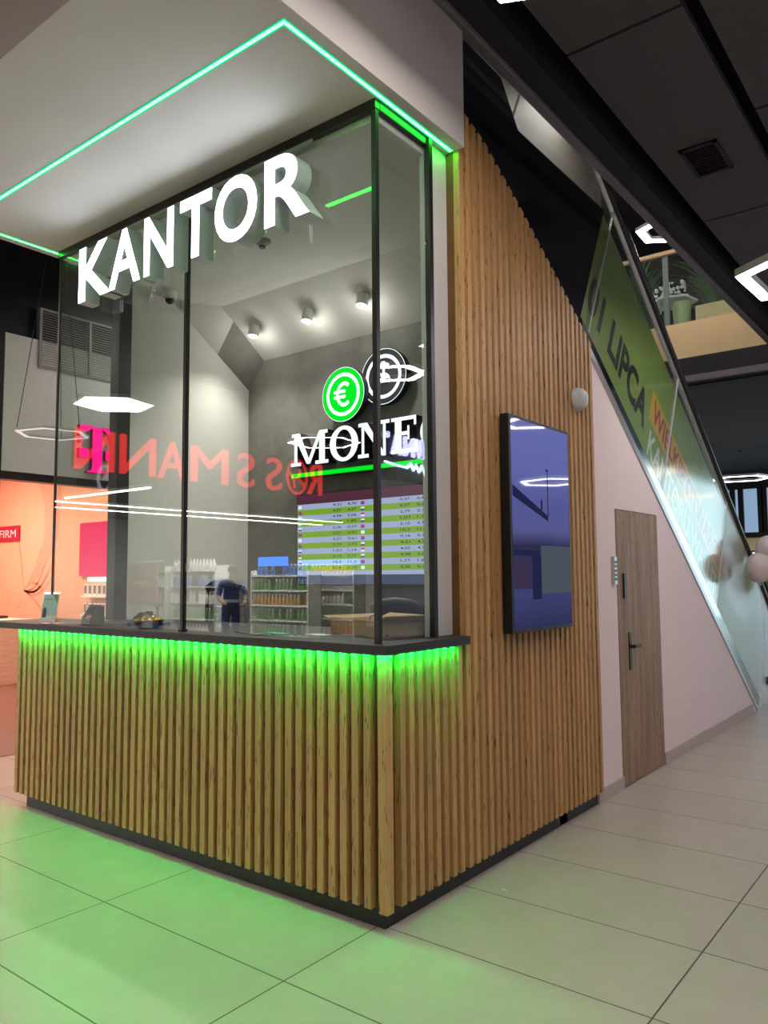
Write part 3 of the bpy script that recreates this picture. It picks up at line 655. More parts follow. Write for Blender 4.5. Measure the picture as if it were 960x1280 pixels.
# ------------------------------------------------------------------ dark portrait screen on the slats
t = thing('portrait_screen', 'tall black portrait screen with a bluish picture on the slat wall', 'screen', (.05, 1.31, 1.18))
MB().box(.062, .115, .952, 1.70, 1.185, 2.365).build('casing', M['black'], t, bevel=.003)
MB().box(.0505, .062, 1.0, 1.65, 1.25, 2.3).build('wall_bracket', M['black'], t)
def screen_mat():  # hall reflection on the screen, painted in as glowing colour bands
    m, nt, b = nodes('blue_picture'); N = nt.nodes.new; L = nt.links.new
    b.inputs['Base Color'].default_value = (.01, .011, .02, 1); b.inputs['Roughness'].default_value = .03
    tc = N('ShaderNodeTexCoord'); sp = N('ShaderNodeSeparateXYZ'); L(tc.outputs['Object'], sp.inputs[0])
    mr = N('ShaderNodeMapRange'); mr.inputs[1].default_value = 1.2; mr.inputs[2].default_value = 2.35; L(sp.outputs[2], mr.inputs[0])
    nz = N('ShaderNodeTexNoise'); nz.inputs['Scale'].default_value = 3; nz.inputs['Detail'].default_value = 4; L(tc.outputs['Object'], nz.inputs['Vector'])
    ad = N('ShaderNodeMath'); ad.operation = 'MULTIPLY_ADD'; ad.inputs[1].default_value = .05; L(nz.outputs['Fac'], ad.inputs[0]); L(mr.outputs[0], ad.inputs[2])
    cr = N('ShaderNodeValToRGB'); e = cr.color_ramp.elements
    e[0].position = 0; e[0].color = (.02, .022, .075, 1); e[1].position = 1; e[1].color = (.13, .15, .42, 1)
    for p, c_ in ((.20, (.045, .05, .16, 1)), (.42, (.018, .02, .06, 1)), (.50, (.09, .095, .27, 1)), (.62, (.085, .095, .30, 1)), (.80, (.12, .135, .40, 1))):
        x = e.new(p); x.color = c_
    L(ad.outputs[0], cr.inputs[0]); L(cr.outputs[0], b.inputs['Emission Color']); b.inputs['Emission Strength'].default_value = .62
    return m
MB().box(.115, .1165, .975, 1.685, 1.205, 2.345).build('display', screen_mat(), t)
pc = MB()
pc.box(.1166, .1170, 1.30, 1.685, 1.39, 1.66, 0)                           # greenish block of the hall reflection, painted as glow
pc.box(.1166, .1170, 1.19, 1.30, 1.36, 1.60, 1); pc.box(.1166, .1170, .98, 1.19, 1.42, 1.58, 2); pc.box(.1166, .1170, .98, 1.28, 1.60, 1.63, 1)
pc.prism([(.1166, .98, 1.98), (.1166, 1.40, 1.83), (.1166, 1.40, 1.80), (.1166, .98, 1.92)], (.0004, 0, 0), 1)   # dark slanted bar of the painted reflection
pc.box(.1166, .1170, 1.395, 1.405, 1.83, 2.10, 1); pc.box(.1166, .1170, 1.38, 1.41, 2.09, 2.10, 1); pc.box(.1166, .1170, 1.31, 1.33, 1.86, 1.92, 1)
pc.build('picture_shape', [em('picture_green_grey', (.05, .06, .075), .9), em('picture_navy', (.014, .014, .05), .8), em('picture_plum', (.035, .025, .06), .8)], t)  # dark shapes of the mirrored hall, painted as dim glow

t = thing('alarm_siren', 'small white shell-shaped siren on the slats near the wall corner', 'alarm', (.05, 1.98, 2.62))
sr = MB()
pr = [(-.055, .085), (.0, .1), (.055, .085), (.075, .02), (.06, -.05), (.0, -.10), (-.06, -.05), (-.075, .02)]
vs = []; n_ = len(pr)
for sc_, d in ((1, 0), (1, .02), (.85, .05), (.5, .068), (.1, .073)):
    for a, b in pr: vs.append((.051+d, 1.985+a*sc_, 2.62+b*sc_*.8))
sr.add(vs, [(r*n_+i, r*n_+(i+1) % n_, (r+1)*n_+(i+1) % n_, (r+1)*n_+i) for r in range(4) for i in range(n_)] + [list(range(4*n_, 5*n_))], 0, True)
sr.build('cover', M['plastic_white'], t)
MB().cyl((.118, 1.985, 2.63), .02, .008, 14, axis=(1, 0, 0)).build('light_cap', M['paper'], t)

# ------------------------------------------------------------------ pink wall under the escalator, door
K35 = .700
def line(y): return 3.011 - K35*(y-2.386)
pw = MB()
ye = 2.386+3.011/K35
D0, D1, DH = 2.71, 3.585, 1.965
def pwall(a, b, z0):
    pw.prism([(0, a, z0), (0, b, z0), (0, b, max(line(b), z0+.001)), (0, a, line(a))], (-.10, 0, 0))
pwall(2.262, D0, 0); pwall(D0, D1, DH); pwall(D1, ye, 0)
struct(pw.build('wall_right', M['pink']))
struct(MB().box(.0, .014, 2.262, D0-.002, 0, .085).box(.0, .014, D1+.002, 6.45, 0, .085).build('baseboard_right', M['skirt']))
d1 = struct(MB().box(-.05, .006, D0, D1, .006, DH-.004).build('door_1', M['door_wood'], bevel=.003))
def dch(mb, n_, m_):
    o = mb.build(n_, m_, None); o.parent = d1; return o
h = dch(MB().box(.006, .014, 2.885, 2.925, .80, 1.07), 'handle_plate', M['black'])
o = MB().cyl((.014, 2.905, .97), .012, .035, 12, axis=(1, 0, 0)).box(.040, .054, 2.90, 3.03, .958, .982).build('lever', M['black'], None, bevel=.003); o.parent = h
dch(MB().box(.006, .018, 2.81, 2.855, 1.32, 1.50), 'lock_plate', M['black'])
k_ = thing('door_keypad', 'narrow steel keypad on the pink wall left of the wooden door', 'keypad', (.0, 2.645, 1.5))
MB().box(.001, .022, 2.618, 2.672, 1.42, 1.62).build('body', M['steel'], k_, bevel=.003)
kb = MB()
for i in range(3):
    for j in range(5): kb.box(.022, .025, 2.624+i*.016, 2.634+i*.016, 1.45+j*.03, 1.468+j*.03)
kb.build('button', M['grey'], k_)

# ------------------------------------------------------------------ escalator
ES = thing('escalator', 'escalator rising behind the slat wall with glass side and black handrail', 'escalator', (-.55, 6.6, 0))
sT = Vector((0, math.cos(math.atan(K35)), -math.sin(math.atan(K35)))); nT = Vector((0, -sT.z, sT.y))
O0 = Vector((0, 2.386, 3.011))
def E_(s_, p, x=0): return Vector((x, 0, 0)) + O0 + sT*s_ + nT*p
SL, SR_ = -.15, 5.25
# dark cladding band under the glass and the landing cladding
cl = MB()
kb_ = MB().prism([E_(-.17, -.02, .006), E_(SR_, -.02, .006), E_(SR_, .14, .006), E_(-.27, .085, .006)], (-.05, 0, 0))
kb_.build('skirt_band', M['mirror_steel'], ES)
cl.prism([(.006, -.6, 3.97), (.006, .60, 3.955), (.006, .872, 3.868), (.006, 1.323, 3.625), (.006, 1.85, 3.313), (.006, 2.247, 3.07), (.006, 2.262, 3.08), (.006, 2.195, 3.245), (.006, 2.66, 4.14), (.006, 2.66, 4.17), (.006, 1.35, 4.17), (.006, 1.15, 4.4), (.006, -.6, 4.4)], (-.05, 0, 0))
cl.build('truss_cladding', M['clad'], ES)
MB().prism([E_(-.1, -.035, .012), E_(SR_+.1, -.035, .012), E_(SR_+.1, .012, .012), E_(-.1, .012, .012)], (-.02, 0, 0)).build('steel_edge', M['steel'], ES)
# under side, so the truss has a body
ub = MB(); ub.prism([E_(-.3, .0, -.06), E_(SR_+.2, .0, -.06), E_(SR_+.2, .03, -.06), E_(-.3, .03, -.06)], (-1.05, 0, 0)); ub.box(-1.11, -.06, -.6, .62, 3.99, 4.02); ub.build('soffit_plate', M['clad'], ES)
stp = MB(); z0 = line(2.386)
for i in range(26):
    y = -.1+i*.29; zt = line(y)+.62
    if y < .9: zt = min(zt, 4.66)
    if zt < .02: break
    stp.box(-.98, -.14, y, y+.30, zt-.21, zt)
stp.build('step', M['grey'], ES)
seams = [-3.2, -1.55, -.13+.0, 1.62, 3.40, 5.70]
PH = 1.30
for a, b in zip(seams, seams[1:]):
    MB().prism([E_(a+.004, .09, 0), E_(b-.004, .09, 0), E_(b-.004-.16, PH, 0), E_(a+.004-.16, PH, 0)], (-.012, 0, 0)).build('glass_panel', M['vinyl_glass'] if b < 5 else M['frosted_glass'], ES)
    if a > -3:
        MB().prism([E_(a-.004, .09, .001), E_(a+.004, .09, .001), E_(a+.004-.16, PH, .001), E_(a-.004-.16, PH, .001)], (-.014, 0, 0)).build('glass_joint', M['plastic_white'], ES)
for xx in (-.006, -1.10):
    pts = [E_(-3.4, PH+.035, xx), E_(5.5, PH+.035, xx)]
    e = pts[-1]
    for k in range(1, 9):
        a = k*PI/8; pts.append(e + sT*(.42*math.sin(a)) - nT*(.42*(1-math.cos(a))))
    hb = MB(); hb.tube(pts, .042, n=12); hb.build('handrail', M['rubber'], ES)
    MB().prism([E_(-3.4, PH-.018, xx+.014), E_(5.5, PH-.018, xx+.014), E_(5.5, PH+.0, xx+.014), E_(-3.4, PH+.0, xx+.014)], (-.03, 0, 0)).build('rail_profile', M['chrome'], ES)
MB().prism([E_(-3.2, .17, -1.10), E_(5.2, .17, -1.10), E_(5.0, PH, -1.10), E_(-3.2, PH, -1.10)], (-.012, 0, 0)).build('far_glass_panel', M['rail_glass'], ES)
MB().prism([E_(-.17, .0, -1.09), E_(SR_, .0, -1.09), E_(SR_, .5, -1.09), E_(-.17, .5, -1.09)], (-.03, 0, 0)).build('far_skirt', M['steel'], ES)
MB().prism([E_(SR_-.02, -.03, .008), E_(SR_+.15, -.03, .008), E_(SR_+.05, .19, .008), E_(SR_-.02, .19, .008)], (-.05, 0, 0)).build('end_cap', M['steel'], ES)

# banner behind the glass
bn = thing('banner', 'long green banner along the escalator glass announcing the opening date', 'banner', (-.03, 4.2, 1.9))
th = math.atan(.682); sB = Vector((0, math.cos(th), -math.sin(th))); nB = Vector((0, math.sin(th), math.cos(th))); OB = Vector((-.022, 2.2, 3.248))
def B_(s_, p, d=0): return OB + sB*s_ + nB*p + Vector((d, 0, 0))
MB().prism([B_(.0, .0), B_(4.96, .05), B_(4.86, 1.13), B_(-.12, 1.05)], (-.004, 0, 0)).build('cloth', M['banner'], bn)
sk = (nB - sB*.12).normalized()
MB().text('01 LIPCA', B_(.06, .185, .0012), sB-nB*.0, sk, w=1.30, h=.33, depth=.0006, bold=.035).build('date_text', M['blacktext'], bn, fix=False)
MB().prism([B_(1.40, .37, .0006), B_(3.80, .37, .0006), B_(3.77, .66, .0006), B_(1.37, .66, .0006)], (-.0005, 0, 0)).build('yellow_field', M['yellow'], bn)
MB().text('WIELKIE OTWARCIE', B_(1.46, .405, .0014), sB, sk, w=2.26, h=.215, depth=.0006, bold=.022).build('headline_text', M['redtext'], bn, fix=False)
MB().text('KANTORU WALUT', B_(1.50, .07, .0014), sB, sk, w=2.15, h=.24, depth=.0006, bold=.02).build('shop_text', M['whitetext'], bn, fix=False)
el = MB(); el.prism([B_(4.23+.50*math.cos(2*PI*i/40)-.0, .64+.30*math.sin(2*PI*i/40), .0006) for i in range(40)], (-.0005, 0, 0)); el.build('oval_field', M['lilac'], bn)
MB().text('MONEO', B_(3.95, .56, .0014), sB, sk, w=.56, h=.12, depth=.0006, bold=.02).build('oval_text', M['blacktext'], bn, fix=False)
for s_, m_ in ((4.16, 'banner'), (4.30, 'blacktext')):
    r_ = MB(); r_.prism([B_(s_+.055*math.cos(2*PI*i/24), .79+.055*math.sin(2*PI*i/24), .0014) for i in range(24)], (-.0008, 0, 0)); r_.build('coin_mark', M[m_], bn)

PX, PY = .199, .663
tag(MB().prism([(PX-.012, PY-.006, .0005), (PX+.010, PY-.010, .0005), (PX+.014, PY+.006, .0005), (PX-.008, PY+.010, .0005)], (0, 0, .003)).build('paper_scrap', M['paper']), 'tiny white scrap lying on the floor tiles right of the counter', 'scrap')

# ------------------------------------------------------------------ balloons
def balloon(x, y, z, r, m_, label):
    t = thing('balloon', label, 'balloon', (x, y, z), 'balloons by the escalator foot')
    MB().lathe((x, y, z), [(max(1e-4, r*math.sin(PI*i/16)*(1-.10*(1-i/16))), -r*1.12*math.cos(PI*i/16)) for i in range(17)], 28).build('skin', m_, t)
    MB().lathe((x, y, z-r*1.12-.02), [(.022, 0), (.004, .02), (.012, .035)], 10).build('knot', m_, t)
    MB().tube([(x, y, z-r*1.12-.02), (x+.02, y+.02, z-.7), (x-.02, y, z-1.2 if z-1.2 > 0 else .02)], .002, n=4).build('string', M['paper'], t)
bw = pm('balloon_pearl', (.72, .60, .60), .3, noise=.03); bg = pm('balloon_lime', (.42, .55, .02), .3, noise=.05)
balloon(.20, 6.62, 1.735, .15, bw, 'upper pearl white balloon by the escalator foot')
balloon(.21, 6.08, 1.545, .14, bw, 'lower pearl white balloon next to the handrail')
balloon(.22, 6.98, 1.42, .15, bg, 'lime green balloon tucked under the white ones')

# ------------------------------------------------------------------ far end of the ground floor
struct(MB().box(-8, 8, 25.0, 25.2, 0, ZC).build('wall_far', M['black']))
w1 = struct(MB().box(-7.0, 2, 24.4, 24.45, 2.75, 4.2).build('window_1', em('daylight_window', (.34, .50, .72), .5)))
o = MB()
for x in (-5.6, -4.9, -4.45, -4.2, -3.62, -3.5, -3.1, -2.2, -1.6, -.6): o.box(x-.08, x+.08, 24.3, 24.4, 2.75, 4.3)
o.box(-3.05, -2.5, 24.3, 24.4, 3.5, 3.62)
o.box(-7, 2, 24.25, 24.4, 2.6, 2.78)
o = o.build('window_frame', M['black']); o.parent = w1
struct(MB().box(-7, 2, 23.6, 24.2, 2.2, 2.58).build('trim_8', M['beige']))
struct(MB().box(-7, 3, 23.5, 24.2, 2.58, 2.74).build('trim_9', M['black']))
w2 = struct(MB().box(-6.2, -2.9, 24.5, 24.55, .1, 2.15).build('window_2', em('shop_light', (.85, .95, .92), .8)))
o = MB()
for x in (-6.2, -5.1, -4.0, -2.9): o.box(x-.05, x+.05, 24.4, 24.5, 0, 2.2)
o = o.build('window_frame', M['dark_facade']); o.parent = w2
# person-high display stands at the far end
for i, (x, y, m_) in enumerate(((-3.4, 18.5, 'paper'), (-2.3, 17.0, 'dark_facade'))):
    t = thing('display_stand', ['white upright display board beyond the escalator foot', 'dark upright display board behind the balloons'][i], 'display', (x, y, 0))
    MB().box(x-.4, x+.4, y-.03, y+.03, .1, 1.9).build('board', M[m_], t); MB().box(x-.45, x+.45, y-.2, y+.2, 0, .1).build('base', M['black'], t)

# ------------------------------------------------------------------ upper floor things
def plant(x, y, h_, label, n_, seed, base=4.92):
    rnd = random.Random(seed)
    t = thing('potted_plant', label, 'plant', (x, y, base), 'green plants on the upper floor')
    MB().lathe((x, y, base), [(.12, 0), (.16, .3), (.17, .32), (.14, .32), (.13, .28)], 16).build('pot', M['grey'], t)
    lf = MB()
    for i in range(n_):
        a = rnd.uniform(0, 2*PI); L_ = rnd.uniform(.5, 1)*h_; out = rnd.uniform(.1, .42)*h_; w_ = rnd.uniform(.012, .03)
        d = Vector((math.cos(a), math.sin(a), 0)); sd = Vector((-d.y, d.x, 0)); vs = []
        z_s = rnd.uniform(.2, .6*h_)
        for k in range(6):
            u = k/5; p = Vector((x, y, base+z_s)) + d*(out*u) + Vector((0, 0, L_*(u-.55*u*u)))
            ww = w_*math.sin(PI*(.12+.86*u)); vs += [p-sd*ww, p+sd*ww+Vector((0, 0, ww*.4))]
        lf.add(vs, [(2*k, 2*k+1, 2*k+3, 2*k+2) for k in range(5)])
    lf.build('foliage', M['leaf'], t, fix=False)
    MB().tube([(x, y, base+.25), (x+.02, y, base+.7*h_)], .018, n=6).build('stem', M['hair'], t)
plant(-.95, 9.6, 1.9, 'tall arching green plant right of the upper floor post', 300, 3)
plant(-2.35, 10.1, 1.7, 'green plant left of the upper floor post', 240, 4)
plant(.55, 10.4, 1.7, 'green plant above the beige planter box', 240, 5)
t = thing('side_table', 'white hexagonal side table behind the upper glass railing', 'table', (-1.35, 8.6, 4.92))
MB().prism([(-1.33+.34*math.cos(k*PI/3+.3), 8.6+.34*math.sin(k*PI/3+.3), 5.40) for k in range(6)], (0, 0, .03)).build('tabletop', M['paper'], t)
for k in range(3): MB().tube([(-1.33+.2*math.cos(k*2.09), 8.6+.2*math.sin(k*2.09), 5.40), (-1.33+.28*math.cos(k*2.09), 8.6+.28*math.sin(k*2.09), 4.92)], .012, n=6).build('leg', M['grey'], t)
t = thing('flower_arrangement', 'bunch of white flowers on the white upper floor table', 'flowers', (-1.4, 8.6, 5.43))
fb = MB(); rnd = random.Random(2)
for i in range(60): fb.ball((-1.42+rnd.uniform(-.30, .30), 8.6+rnd.uniform(-.12, .12), 5.58+rnd.uniform(-.06, .12)), rnd.uniform(.015, .028), 6)
fb.build('blossom', M['paper'], t); MB().lathe((-1.42, 8.6, 5.431), [(.07, 0), (.09, .08), (.07, .11)], 14).build('vase', M['plastic_white'], t)
tag(MB().lathe((-1.16, 8.45, 4.92), [(.11, 0), (.13, .40), (.12, .42), (.10, .40)], 18).build('planter', pm('pale_green_pot', (.40, .47, .22), .5, noise=.1)), 'pale green round planter under the white table', 'planter')
t = thing('planter_box', 'long beige planter box behind the upper glass railing', 'planter', (-.55, 8.5, 4.92))
MB().box(-.95, -.30, 8.35, 8.65, 4.94, 5.22).build('box', M['beige'], t, bevel=.01); MB().box(-.92, -.33, 8.38, 8.62, 4.921, 4.94).build('base', M['black'], t)

# ------------------------------------------------------------------ pink phone shop on the left
XF = -4.53
struct(MB().box(-12.0, XF-.01, .45, 6, -.05, .004).build('floor_shop', M['brown_floor']))
struct(MB().box(XF-.12, XF, .50, 6.5, 2.42, 3.63).build('wall_shop_fascia', M['fascia_grey']))
struct(MB().box(XF-.16, XF-.06, -.2, 7, 3.63, ZC).box(XF-.35, XF-.0, -.1, .495, 0, ZC).build('wall_shop_upper', M['black']))
struct(MB().box(-12, XF-.13, 4.0, 4.1, .0, 3.5).build('wall_shop_pink', M['peach']))
struct(MB().box(-12.1, -12, .4, 4.1, 0, 3.5).build('wall_shop_side', M['peach']))
struct(MB().box(-12, XF-.13, .4, 4.0, 3.5, 3.55).build('ceiling_phone_shop', M['dark_facade']))
struct(MB().box(-12, XF-.36, .34, .40, 0, 3.5).build('wall_shop_near', M['fascia_grey']))
t = thing('air_grille', 'wide grey louvred air grille above the lit magenta letter', 'grille', (XF, 1.2, 3.4))
MB().box(XF-.05, XF+.012, .80, .825, 3.38, 3.93).box(XF-.05, XF+.012, 1.80, 1.825, 3.38, 3.93).box(XF-.05, XF+.012, .825, 1.80, 3.38, 3.40).box(XF-.05, XF+.012, .825, 1.80, 3.91, 3.93).box(XF-.05, XF+.012, 1.29, 1.315, 3.40, 3.91).build('frame', M['grey'], t)
g = MB()
for i in range(22): g.obox((XF+.0, 1.31, 3.412+i*.0228), (0, 1, 0), Vector((.8, 0, -.6)), Vector((.6, 0, .8)), .485, .012, .0015)
g.build('louvre', M['grey'], t)
# magenta letter mark
t = thing('shop_logo', 'lit magenta letter T mark on the grey shop fascia', 'sign', (XF, 1.38, 2.48))
def tpoly(mb, y, d0, d1, mi):
    P = lambda a, b: (XF+d1, 1.372+a, 2.478+b)
    parts = [[(-.18, .27), (-.18, .44), (.18, .44), (.18, .27), (.165, .27), (.13, .37), (.05, .425), (-.05, .425), (-.13, .37), (-.165, .27)],
             [(-.05, .43), (.05, .43), (.05, .05), (.06, .02), (.10, .012), (.10, 0), (-.10, 0), (-.10, .012), (-.06, .02), (-.05, .05)],
             [(-.18, .13), (-.09, .13), (-.09, .22), (-.18, .22)], [(.18, .13), (.09, .13), (.09, .22), (.18, .22)]]
    for i, pl in enumerate(parts):
        if i == 0:
            for j in range(1, 9):
                pass
            top = [(-.18, .44), (.18, .44)]
            arc = [(-.18, .27), (-.165, .27), (-.13, .37), (-.05, .425), (.05, .425), (.13, .37), (.165, .27), (.18, .27)]
            strips = [[(-.18, .27), (-.165, .27), (-.13, .37), (-.13, .44), (-.18, .44)], [(-.13, .37), (-.05, .42), (-.05, .44), (-.13, .44)], [(.13, .37), (.05, .42), (.05, .44), (.13, .44)], [(.18, .27), (.165, .27), (.13, .37), (.13, .44), (.18, .44)]]
            for q in strips: mb.prism([P(*p) for p in q], (d0-d1, 0, 0), mi)
        else: mb.prism([P(*p) for p in pl], (d0-d1, 0, 0), mi)
a_ = MB(); tpoly(a_, 0, .0, .05, 0); p_ = a_.build('letter', M['magenta_side'], t)
a_ = MB(); tpoly(a_, 0, .0502, .053, 0); o = a_.build('lit_face', M['magenta'], None); o.parent = p_
# inside: printed wall, poster, shelves
t = thing('wall_print', 'large pink drape print on the peach shop wall', 'wall print', (-10.6, 4.0, 0))
ln = MB()
def band(f0, f1, n_=18):
    pts0 = [f0(i/n_) for i in range(n_+1)]; pts1 = [f1(i/n_) for i in range(n_+1)]
    for i in range(n_): ln.add([(pts0[i][0], 3.996, pts0[i][1]), (pts1[i][0], 3.996, pts1[i][1]), (pts1[i+1][0], 3.996, pts1[i+1][1]), (pts0[i+1][0], 3.996, pts0[i+1][1])], [(0, 1, 2, 3)])
kx, kz = -10.85, 1.28
for dx, dz, bend in ((1.0, .55, .25), (1.05, .85, .35), (1.0, 1.2, .4), (1.05, .70, .30), (1.1, 1.45, .5), (.95, .28, .2), (-.35, 1.0, -.18), (.8, -.5, -.05), (.6, .0, -.12), (-.2, -.3, .05)):
    f_ = lambda u, dx=dx, dz=dz, b=bend: (kx+dx*u, kz+dz*u - b*math.sin(PI*u))
    band(f_, lambda u, f_=f_: (f_(u)[0]+.012*math.sin(PI*u)+.008, f_(u)[1]+.03*math.sin(PI*u)+.012))
ln.build('fold_line', M['peach_line'], t, fix=False)
dr = MB(); dr.add([(-10.75, 3.997, 3.45), (-9.70, 3.997, 3.45), (-9.80, 3.997, 2.3), (-9.95, 3.997, 1.9), (-10.4, 3.997, 1.52), (-10.82, 3.997, 1.30), (-10.45, 3.997, 1.75), (-10.22, 3.997, 2.2), (-10.25, 3.997, 2.7), (-10.45, 3.997, 3.1)], [(0, 1, 2, 8, 9), (2, 3, 7, 8), (3, 4, 6, 7), (4, 5, 6)]); dr.build('drape_shape', pm('drape_pink', (.80, .33, .24), .8, noise=.06), t, fix=False)
wv = MB()
for i in range(16):
    zb = .95+i*.085; n_ = 10
    for k in range(n_):
        x0, x1 = -9.68+.058*k, -9.68+.058*(k+1); f_ = lambda x: zb+.018*math.sin(x*16+i*.7)
        wv.add([(x0, 3.996, f_(x0)), (x1, 3.996, f_(x1)), (x1, 3.996, f_(x1)+.012), (x0, 3.996, f_(x0)+.012)], [(0, 1, 2, 3)])
wv.build('wave_line', pm('wave_beige', (.78, .47, .28), .8, noise=.05), t, fix=False)
t = thing('shop_sign', 'dark red sign with pale letters FIRM on the peach wall', 'sign', (-11.4, 4, 2.2))
MB().box(-12, -11.02, 3.97, 3.995, 2.13, 2.40).build('board', pm('crimson_board', (.40, .0, .05), .5, noise=.05), t)
MB().text('FIRM', (-11.70, 3.968, 2.20), (1, 0, 0), (0, 0, 1), w=.58, h=.13, depth=.001).build('lettering', M['paper'], t, fix=False)
tag(MB().box(-9.08, -8.36, 3.95, 3.99, 1.52, 2.34).build('poster', em('poster_magenta', (1, .02, .12), 1.0)), 'bright magenta poster on the wall above the phone shelf', 'poster')
t = thing('phone_shelf', 'lit wall shelf holding rows of phones below the magenta poster', 'shelf', (-8.38, 3.9, .9))
for zb in (1.20, .92, .62):
    MB().box(-8.78, -8.04, 3.80, 3.99, zb, zb+.025).build('shelf', M['paper'], t)
MB().box(-8.78, -8.04, 3.975, 3.99, .62, 1.5).build('back_panel', M['lightwood'], t)
MB().box(-8.75, -8.07, 3.90, 3.97, 1.44, 1.50).build('light_bar', em('shelf_light', (1, .9, .75), 2.2), t)
r0 = None
for k in range(6):
    for zb in (1.226, .946):
        x = -8.72+k*.125
        if r0 is None:
            r0 = thing('phone_box', 'small phone package standing on the lit shop shelf', 'phone box', (x, 3.86, zb), 'phone packages on the lit shelf')
            MB().box(x-.04, x+.04, 3.85, 3.89, zb, zb+.17).build('carton', M['paper'], r0); MB().box(x-.03, x+.03, 3.848, 3.8499, zb+.03, zb+.15).build('phone_print', pm('phone_print', (.25, .10, .12), .4, noise=.2), r0)
        else: dup(r0, (x, 3.86, zb))
tag(MB().box(-8.02, -7.70, 3.80, 3.99, .005, 2.0).build('pillar_display', pm('plum_display', (.14, .02, .07), .5, noise=.1), bevel=.01), 'dark plum display pillar right of the phone shelf', 'display')
t = thing('shop_desk', 'pale wooden shop desk seen past the counter end', 'desk', (-9.2, 2.9, 0))
MB().box(-11.6, -8.85, 2.5, 3.1, .86, .91).build('desk_top', M['lightwood'], t, bevel=.004)
MB().box(-11.6, -9.05, 2.55, 2.58, .42, .86).build('modesty_panel', M['lightwood'], t)
for x in (-11.5, -8.93): MB().box(x-.04, x+.04, 2.52, 3.08, .005, .86).build('leg', M['lightwood'], t)
MB().box(-11.3, -9.3, 2.6, 2.95, .32, .35).build('under_shelf', M['paper'], t)
tag(MB().box(-10.4, -9.7, 2.65, 2.9, .351, .44).build('storage_crate', M['black'], bevel=.01), 'black crate on the shelf under the pale desk', 'crate')
t = thing('desk_sign', 'small magenta sign with white lines standing on the pale desk', 'sign', (-10.6, 2.75, .91))
MB().box(-10.75, -10.0, 2.74, 2.76, .93, 1.22).build('board', M['magenta'], t); MB().box(-10.7, -10.05, 2.72, 2.80, .911, .93).build('foot', M['paper'], t)
MB().box(-10.6, -10.12, 2.737, 2.7395, 1.12, 1.14).box(-10.6, -10.2, 2.737, 2.7395, 1.06, 1.08).box(-10.6, -10.15, 2.737, 2.7395, 1.0, 1.02).build('print_line', M['paper'], t)
tag(MB().box(-9.85, -9.35, 2.6, 3.0, .911, .945).build('laptop', M['chair_black'], bevel=.004), 'closed dark laptop lying on the pale desk', 'laptop')
# track lights under the fascia
for i, y in enumerate((.62, .95, 1.3)):
    t = thing('track_light', ['black track spotlight nearest the dark column', 'black track spotlight in the middle under the fascia', 'black track spotlight below the magenta letter'][i], 'spotlight', (XF-.4, y, 2.6), 'track lights under the shop fascia')
    MB().tube([(XF-.4, y, 2.75), (XF-.4, y, 2.55)], .012, n=6).build('stem', M['black'], t)
    MB().cyl((XF-.42, y-.02, 2.58), .05, .16, 14, axis=(-.5, .5, -.7)).build('can', M['black'], t)
struct(MB().box(XF-.13, XF-.01, .5, 4, 2.35, 2.419).box(XF-.42, XF-.38, .5, 4, 2.72, 2.75).build('trim_10', M['black']))
def area(name, loc, sx, sy, e, col, rot=(0, 0, 0)):
    l = bpy.data.lights.new(name, 'AREA'); l.shape = 'RECTANGLE'; l.size = sx; l.size_y = sy; l.energy = e; l.color = col
    o = bpy.data.objects.new(name, l); C.objects.link(o); o.location = loc; o.rotation_euler = rot; return o
area('phone_shop_light', (-9.8, 2.0, 3.45), 3.5, 1.2, 150, (1, .74, .58))
area('phone_shop_light', (-6.6, 2.3, 3.45), 2.5, 1.2, 60, (1, .78, .64))

# ------------------------------------------------------------------ drugstore on the other side, seen only as a reflection
t = thing('shop_sign', 'red lit shop name mirrored across the kiosk glass', 'sign', (-8.2, -5.6, 3.05))
FY = [('R', -8.52, -8.12), ('S', -7.42, -7.05), ('S', -6.74, -6.36), ('M', -6.14, -5.36), ('A', -5.25, -4.72), ('N', -4.66, -4.04), ('N', -3.93, -3.30)]
for ch, y0, y1 in FY:
    MB().text(ch, (-8.14, y0, 3.06), (0, 1, 0), (0, 0, 1), w=y1-y0, h=.60, depth=.05, bold=.0).build('letter', M['red_face'], t, fix=False)
k = 36; o_ = MB()
for i in range(k):
    a, b = 2*PI*i/k, 2*PI*(i+1)/k; P = lambda r, a: (-8.16, -7.82+r*.82*math.cos(a), 3.36+r*math.sin(a))
    o_.prism([P(.34, a), P(.34, b), P(.29, b), P(.29, a)], (.03, 0, 0))
o_.tube([(-8.14, -8.0, 3.2), (-8.14, -7.85, 3.35), (-8.14, -7.72, 3.3), (-8.14, -7.6, 3.45)], .03, n=6).tube([(-8.14, -7.85, 3.35), (-8.14, -7.9, 3.5)], .03, n=6).tube([(-8.14, -7.72, 3.3), (-8.14, -7.75, 3.14)], .025, n=6)
o_.build('emblem', M['red_face'], t)
for i, (x0, x1, y0, y1) in enumerate(((-12.45, -12.43, -13.2, -5.3), (-11.35, -11.33, -12.8, -4.8))):
    tag(MB().box(x0, x1, y0, y1, 2.88, 2.90).build('linear_lamp', M['linear']), ['long thin white light line mirrored across the glass, lower one', 'long thin white light line mirrored across the glass, upper one', 'short white light line rising rightwards in the left pane mirror'][i], 'linear lamp', 'light lines of the mirrored shop')
t = thing('linear_lamp', 'short white light line rising rightwards in the left pane mirror', 'linear lamp', (-7.1, -3.13, 2.6), 'light lines of the mirrored shop')
MB().box(-8.1, -6.13, -3.14, -3.12, 2.6, 2.62).build('diffuser', M['linear'], t)
MB().box(-8.1, -6.13, -3.15, -3.11, 2.62, 2.66).build('housing', M['plastic_white'], t)
